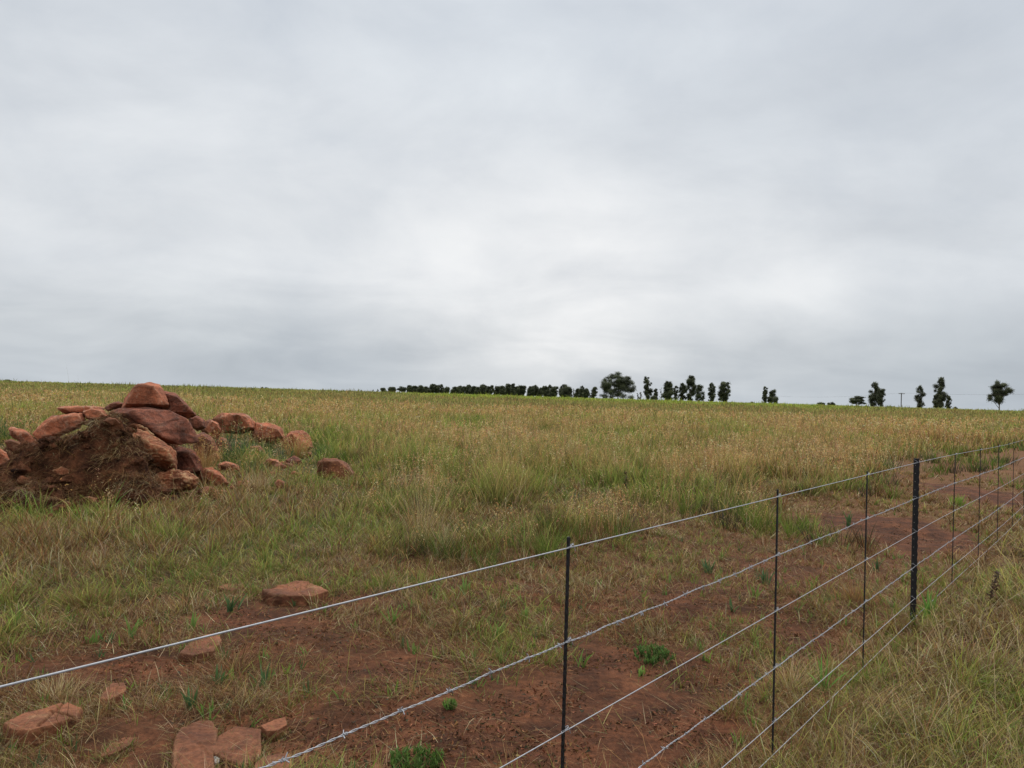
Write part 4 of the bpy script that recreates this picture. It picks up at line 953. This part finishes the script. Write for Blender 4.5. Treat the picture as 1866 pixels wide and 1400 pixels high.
G4 = "green shoots sprouting in the cleared strip"
DG_ = np.array((.08, .15, .055)); LG = np.array((.17, .27, .06))
for (px, py, h, n, c, lb) in [
    (350, 1290, .10, 12, DG_, "dark blue-green shoot of broad leaves above the slab group"), (480, 1255, .12, 10, DG_, "upright dark green shoot left of the middle of the top wire's near half"),
    (240, 1160, .12, 8, LG, "light green upright shoot left of the white-flecked rock"), (350, 1150, .11, 8, LG, "light green shoot touching the top wire above the white-flecked rock"),
    (175, 1172, .08, 9, LG, "small light green shoot far left beyond the top wire"), (420, 1115, .14, 10, DG_, "tall dark green shoot below the small flat stone"),
    (395, 1250, .09, 12, DG_, "pair-leaved dark shoot below the brown thatch"), (715, 1140, .13, 10, LG, "light green shoot right of centre-left under the top wire"),
    (905, 1165, .13, 12, LG, "bright green shoot left of the first dropper"), (845, 1085, .12, 12, LG, "fresh green shoot close under the top wire"),
    (755, 1190, .07, 9, LG, "low green sprig above the upper barbed wire"), (955, 1135, .12, 12, LG, "green grassy shoot nearest the first dropper on its left"),
    (1060, 1215, .10, 10, LG, "green shoot on bare soil just right of the first dropper"), (1172, 1232, .05, 8, LG * 1.1, "tiny lone sprout below the low bright green bush"),
    (1290, 1045, .13, 12, DG_, "dark green shoot in the straw halfway between first and second droppers"), (1395, 1065, .14, 16, DG_, "leafy green shoot just left of the second dropper"),
    (1375, 1090, .10, 10, LG, "low green shoot left of the second dropper below its leafy neighbour"), (1500, 1260, .16, 10, BGREEN, "broad green blades beside the lowest smooth wire"),
    (1600, 1042, .12, 14, DG_, "bluish green shoot right of the third dropper"), (1335, 1115, .09, 10, DG_, "star-shaped dark green shoot on bare soil left of the second dropper"),
    (1690, 1125, .20, 18, BGREEN, "bright green blades at the foot of the steel post"), (1545, 960, .2, 14, DG_, "grey-green shoot left of the third dropper near the bare patch"),
    (1745, 925, .2, 60, GREEN, "wide dark green weed right of the fourth dropper")]:
    plant(px, py, "green_shoot", lb, "shoot", shoot(h * 1.25, n, c, .013 + .02 * h, .018 + .05 * (n > 30), .3), group=G4)
def more_shoots():
    B = Batch(); x, y = wedge(2200, 3.2, 12, .3); v = vcoord(x, y); s = soil(x, y)
    kk = (v > .2) & (v < 6) & (s < .75) & (RNG.random(len(x)) < .6); x, y = x[kk], y[kk]; i = np.repeat(np.arange(len(x)), 7); n = len(i)
    c = pick(len(x), [DG_, LG, BGREEN, GREEN], [2, 3, 2, 2])[i]; xx = x[i] + RNG.normal(0, .012, n); yy = y[i] + RNG.normal(0, .012, n)
    B.add(P3(xx, yy), U(.04, .10, n), U(.004, .010, n), U(0, 6.28, n), np.abs(RNG.normal(.3, .25, n)), U(-.2, .7, n), jit(c * .7, .15), jit(c, .15), 4)
    obj("leafy_regrowth", B.mesh("leafy_regrowth"), M_GRASS, label="small leafy green regrowth dotted through the short grass behind the fence", cat="ground cover", kind="stuff")
more_shoots()

# ------------------------------------------------------------------ distant trees
def skyl(px): return 695.3 + .02948 * px
def tree(px, top, width, kind, D_, label, group=None, name="eucalyptus_tree", lean=0.0, dens=1.0, seed=0, cbase=None):
    """px, top, width are sizes in the photo; D_ the distance in metres"""
    rs = random.Random(seed * 77 + int(px)); rg = np.random.default_rng(seed * 13 + int(px))
    p = at_depth(px, skyl(px), D_); g = float(T(np.array([p.x]), np.array([p.y]), False)[0])
    tz = at_depth(px, top, D_).z; H = tz - g; W = width / F * D_ * 1.12; root = empty(name, (p.x, p.y, g), label, "tree" if kind != 'bush' else "bush", group)
    vis = at_depth(px, skyl(px), D_).z - g
    lobes = []
    if kind == 'col':
        n = 8 if width < 7 else 38; cb = vis + (.06 if cbase is None else cbase) * (H - vis); tops = rs.uniform(.40, .56)
        for k in range(n):
            t = (k + rs.uniform(.2, .8)) / n; z = cb + (H * .95 - cb) * t; prof = max(.12, 1 - abs((t - tops) / .66) ** 2.2) ** .6
            rad = W * rs.uniform(.11, .23) * (.55 + .45 * prof); off = rs.uniform(-1, 1) * max(0, W * .5 * prof - rad * .8)
            lobes.append((off + lean * W * (t - .4), rs.uniform(-1, 1) * max(0, W * .5 * prof - rad), z, rad, min(rad * rs.uniform(.8, 1.3), H - z)))
        for k in range(3):
            z = rs.uniform(cb, H * .7); lobes.append((rs.choice((-1, 1)) * W * rs.uniform(.34, .46), 0, z, W * rs.uniform(.07, .13), W * .09))
    elif kind == 'big':
        for k in range(56):
            a = rs.uniform(-.25, pi + .25); rr = rs.uniform(.5, .86) if k % 3 else rs.uniform(.05, .55); lobes.append((cos(a) * rr * W * .5, rs.uniform(-.6, .6) * W * .4, vis + (H - vis) * (.40 + .58 * sin(a) * rr), W * rs.uniform(.06, .12), H * rs.uniform(.05, .085)))
        for k in range(44): lobes.append((rs.uniform(-.44, .44) * W, rs.uniform(-.3, .3) * W, vis + (H - vis) * rs.uniform(.05, .75), W * rs.uniform(.07, .13), H * rs.uniform(.06, .10)))
    elif kind == 'round':
        for k in range(46):
            a = rs.uniform(0, 2 * pi); rr = rs.uniform(.1, .82); lobes.append((cos(a) * rr * W * .5, rs.uniform(-.4, .4) * W * .5, vis + (H - vis) * (.57 + .40 * sin(a) * rr), W * rs.uniform(.08, .17), H * rs.uniform(.045, .09)))
    else:
        for k in range(12):
            a = rs.uniform(0, pi); rr = rs.uniform(.2, .8); lobes.append((cos(a) * rr * W * .5, rs.uniform(-.4, .4) * W * .5, vis + (H - vis) * (.15 + .7 * sin(a) * rr), W * rs.uniform(.15, .22), (H - vis) * rs.uniform(.18, .28)))
    L = np.array(lobes); vol = L[:, 3] ** 2 * L[:, 4]; area = L[:, 3] * L[:, 4]
    leaf = D_ / 774. * .62
    n = int(np.clip(dens * (9 if kind == 'big' else 6) * area.sum() * pi / (leaf ** 2 * .35), 60, 40000))
    idx = rg.choice(len(L), n, p=area / area.sum()); d = rg.normal(size=(n, 3)); d /= np.linalg.norm(d, axis=1)[:, None]
    rr = rg.random(n) ** .5 * (1 + (.2 if kind == 'big' else .3) * rg.normal(size=n)); l = L[idx]
    P = np.stack([l[:, 0] + d[:, 0] * rr * l[:, 3], l[:, 1] + d[:, 1] * rr * l[:, 3], l[:, 2] + d[:, 2] * rr * l[:, 4]], -1)
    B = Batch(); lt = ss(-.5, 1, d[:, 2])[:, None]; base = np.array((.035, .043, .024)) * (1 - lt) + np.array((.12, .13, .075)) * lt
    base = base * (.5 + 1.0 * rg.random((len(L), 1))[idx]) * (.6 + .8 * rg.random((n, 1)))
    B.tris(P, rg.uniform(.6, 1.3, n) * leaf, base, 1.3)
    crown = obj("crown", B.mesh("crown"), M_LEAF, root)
    # trunk and limbs
    paths = [[(0, 0, -.3), (lean * W * .05, 0, H * .3), (lean * W * .2, 0, H * .6), (lean * W * .45, 0, H * .92)]]; tr = max(.12, H * .018)
    V, Q, nn = tube_mesh(paths, (tr, tr * .2), 6)
    order = sorted(range(len(lobes)), key=lambda i: rs.random())[:8 if kind != 'big' else 18]
    for i in order:
        lx, ly, lz, _, _ = lobes[i]; z0 = max(.15 * H, lz - .3 * H - abs(lx) * .6); v_, q_, n_ = tube_mesh([[(lean * W * .1, 0, z0), (lx * .5, ly * .5, (z0 + lz) / 2 - .02 * H), (lx, ly, lz)]], (tr * .5, tr * .12), 5)
        V += v_; Q += [q + nn for q in q_]; nn += n_
    obj("trunk", np_mesh("trunk", np.concatenate(V), quads=np.concatenate(Q), smooth=True), M_BARK, root)
    return root
def zA(zx, zy, zw): return 640 + zx * .3322, 640 + zy * .3322, zw * .3322
def zB(zx, zy, zw): return 1080 + zx * .2144, 660 + zy * .2144, zw * .2144
def zC(zx, zy, zw): return 1466 + zx * .2144, 670 + zy * .2144, zw * .2144
GR = "row of dark eucalyptus trees on the skyline"
row = [(40, 210, 9), (55, 212, 8), (118, 211, 9), (145, 207, 10), (178, 202, 24), (222, 197, 36), (280, 193, 48), (320, 187, 27), (346, 190, 32), (378, 188, 34), (412, 194, 30), (445, 180, 34), (470, 186, 26), (493, 181, 28),
       (518, 198, 34), (566, 196, 34), (590, 190, 28), (614, 193, 28), (641, 184, 28), (668, 192, 30), (692, 196, 26), (722, 184, 38), (746, 192, 26), (768, 187, 22), (805, 193, 38), (830, 190, 28), (858, 179, 34),
       (885, 176, 27), (907, 192, 26), (928, 188, 44), (985, 193, 34), (1015, 187, 32), (1037, 200, 26), (1065, 190, 34), (1087, 183, 28), (1112, 194, 36), (1161, 182, 34), (1180, 196, 52), (1218, 199, 16), (1240, 204, 28),
       (1260, 189, 22), (1283, 204, 36), (1310, 228, 16), (1332, 196, 28)]
ordn = "first second third fourth fifth sixth seventh eighth ninth tenth eleventh twelfth thirteenth fourteenth fifteenth sixteenth seventeenth eighteenth nineteenth twentieth".split()
for k, (a, b, c_) in enumerate(row):
    px, ty, wd = zA(a, b, c_)
    m = len(row)
    if k < 20: pos = "%s tree from the left end of the long skyline row" % ordn[k]
    elif m - k <= 20: pos = "%s tree from the right end of the long skyline row" % ordn[m - k - 1]
    else: pos = ["", "left", "second", "middle", "fourth", "right"][min(5, k - 19)] + " of the trees at the very middle of the row"
    sz = "tiny" if wd < 5 else ("broad dark" if wd > 13 else ("tall dark" if b < 186 else "dark"))
    tree(px, ty, wd * (1.18 if wd > 6 else .95), 'col' if k not in (6,) else 'round', 330 + (k * 37 % 23), sz + " eucalyptus, " + pos, GR, seed=k, lean=random.uniform(-.3, .4), dens=1.2)
GS = "scattered eucalyptus trees on the skyline"
px, ty, wd = zB(213, 68, 275); tree(px, ty, wd, 'big', 300, "huge broad-crowned dark eucalyptus dominating the skyline", None, dens=1.0, seed=1)
sp = [(90, 272, 20, 'col', "tiny sapling at the left foot of the huge broad tree", 0), (335, 285, 20, 'col', "tiny sapling touching the right foot of the huge broad tree", 0), (382, 260, 22, 'col', "small tree just right of the huge broad tree, left of a pair", 0), (405, 250, 27, 'col', "small tree just right of the huge broad tree, right of a pair", 0),
      (468, 118, 72, 'col', "tall slim oval eucalyptus, first big one right of the huge broad tree", -.1), (535, 224, 42, 'col', "short tree leaning on the right of the tall slim oval one", 0), (515, 272, 44, 'bush', "low bush at the foot of the tall slim oval tree", 0),
      (582, 208, 26, 'col', "narrow short tree on the left side of a broad pointed one", 0), (637, 156, 92, 'col', "broad pointed eucalyptus near the left of the loose cluster", 0), (703, 194, 42, 'col', "thin airy tree between the broad pointed and the dense dark one", 0),
      (762, 175, 66, 'col', "dense dark column-shaped tree left of the tallest in the cluster", .1), (832, 112, 80, 'col', "tallest tree of the loose cluster, with a rounded leaning head", .1), (910, 190, 76, 'col', "airy light tree with gaps right of the cluster's tallest", 0),
      (1014, 173, 62, 'col', "isolated narrow dark tree left of the fuller one", 0), (1118, 168, 96, 'col', "isolated fuller leafy tree at the right end of the cluster", .1), (1462, 204, 46, 'col', "slender leaning tree, left of a joined pair", 0),
      (1518, 234, 62, 'col', "squat tree of the joined pair sloping down to the right", .3), (1555, 275, 50, 'bush', "low bush ending the joined pair on the right", 0)]
for k, (a, b, c_, kd, lb, ln) in enumerate(sp):
    px, ty, wd = zB(a, b, c_); tree(px, ty, wd, kd, 290 + k * 3 % 17, lb, GS, name="eucalyptus_tree" if kd != 'bush' else "bush", seed=k + 60, lean=ln, dens=.62 if k in (9, 12) else .9)
sc_ = [(143, 290, 72, 'bush', "low round bush, left of two small bushes on the skyline", 0, .9), (228, 289, 66, 'bush', "low round bush, right of two small bushes on the skyline", 0, .9), (458, 238, 150, 'round', "low spreading acacia-like tree with a rounded crown left of the utility pole", 0, .9),
       (592, 118, 88, 'col', "tall open-crowned eucalyptus left of the utility pole", .1, .7), (648, 175, 66, 'col', "dense lower tree joined to the right of the open-crowned one", .1, .9), (735, 324, 60, 'bush', "flat bush just left of the utility pole", 0, .9),
       (980, 150, 80, 'col', "sparse see-through eucalyptus right of the utility pole", 0, .42), (980, 330, 36, 'bush', "small bush at the foot of the sparse tree", 0, .9), (1152, 78, 92, 'col', "tallest pointed tree near the right of the photo", 0, .85),
       (1125, 215, 64, 'col', "left lower stem clump under the tallest pointed tree", 0, .75), (1222, 228, 48, 'col', "right lower clump beside the tallest pointed tree", 0, .8), (1282, 327, 36, 'bush', "tiny bush right of the tallest pointed tree", 0, .6),
       (1655, 100, 175, 'round', "solitary eucalyptus with a visible bare trunk at far right", 0, .8), (1740, 362, 70, 'bush', "flat bush right of the solitary eucalyptus", 0, .8)]
for k, (a, b, c_, kd, lb, ln, dn) in enumerate(sc_):
    px, ty, wd = zC(a, b, c_); tree(px, ty, wd, kd, 290 + k * 5 % 19, lb, GS, name="eucalyptus_tree" if kd != 'bush' else "bush", seed=k + 90, lean=ln, dens=dn)
for (px, ty, wd, lb) in [(12, 691.5, 16, "faint dark bush on the skyline at the far left edge"), (478, 705, 7, "small round distant bush, left of two on the skyline right of the pile"), (486, 705.5, 8, "small round distant bush, right of two on the skyline right of the pile"), (1370, 731.5, 8, "tiny bush alone on the skyline between the cluster and the joined pair")]:
    tree(px, ty, wd, 'bush', 300, lb, "distant bushes on the skyline", name="bush", seed=int(px))

# utility pole and its wires
def pole(px, topy, D_, label):
    p = at_depth(px, skyl(px), D_); g = float(T(np.array([p.x]), np.array([p.y]), False)[0]); H = at_depth(px, topy, D_).z - g
    r = empty("utility_pole", (p.x, p.y, g), label, "utility pole")
    tube_obj("pole", [[(0, 0, -.5), (0, 0, H * .5), (0, 0, H + .25)]], .17, M_POLE, r, 8)
    bm = bmesh.new(); bmesh.ops.create_cube(bm, size=1, matrix=Matrix.Diagonal((2.3, .2, .2, 1))); me = bpy.data.meshes.new("crossarm"); bm.to_mesh(me); bm.free()
    c = obj("crossarm", me, M_POLE, r); c.location = (0, -.18, H - .05)
    for s in (-1.05, -.45, .45, 1.05):
        tube_obj("insulator", [[(s, -.18, H + .05), (s, -.18, H + .28)]], .06, M_PALE, r, 6)
    return Vector((p.x, p.y, g + H + .28))
a = pole(1642, 717.5, 300, "thin utility pole with a short crossarm standing alone on the skyline")
b = pole(1405, 722, 420, "distant utility pole mostly hidden behind the joined pair of trees")
for s in (-1.05, -.45, .45, 1.05):
    o1 = a + Vector((s, -.18, 0)); o2 = b + Vector((s, -.18, 0)); o3 = o1 + (o1 - o2) * 1.0
    ps = []
    for (q0, q1) in ((o2, o1), (o1, o3)):
        for t in np.linspace(0, 1, 16): pt = q0.lerp(q1, t); pt = pt - Vector((0, 0, 4 * t * (1 - t) * 1.2)); ps.append(pt)
    tube_obj("power_line", [[tuple(x - o1) for x in ps]], .0045, M_POLE, None, 4, label="thin power line strung across the distant utility pole", cat="power line", group="power lines").location = o1
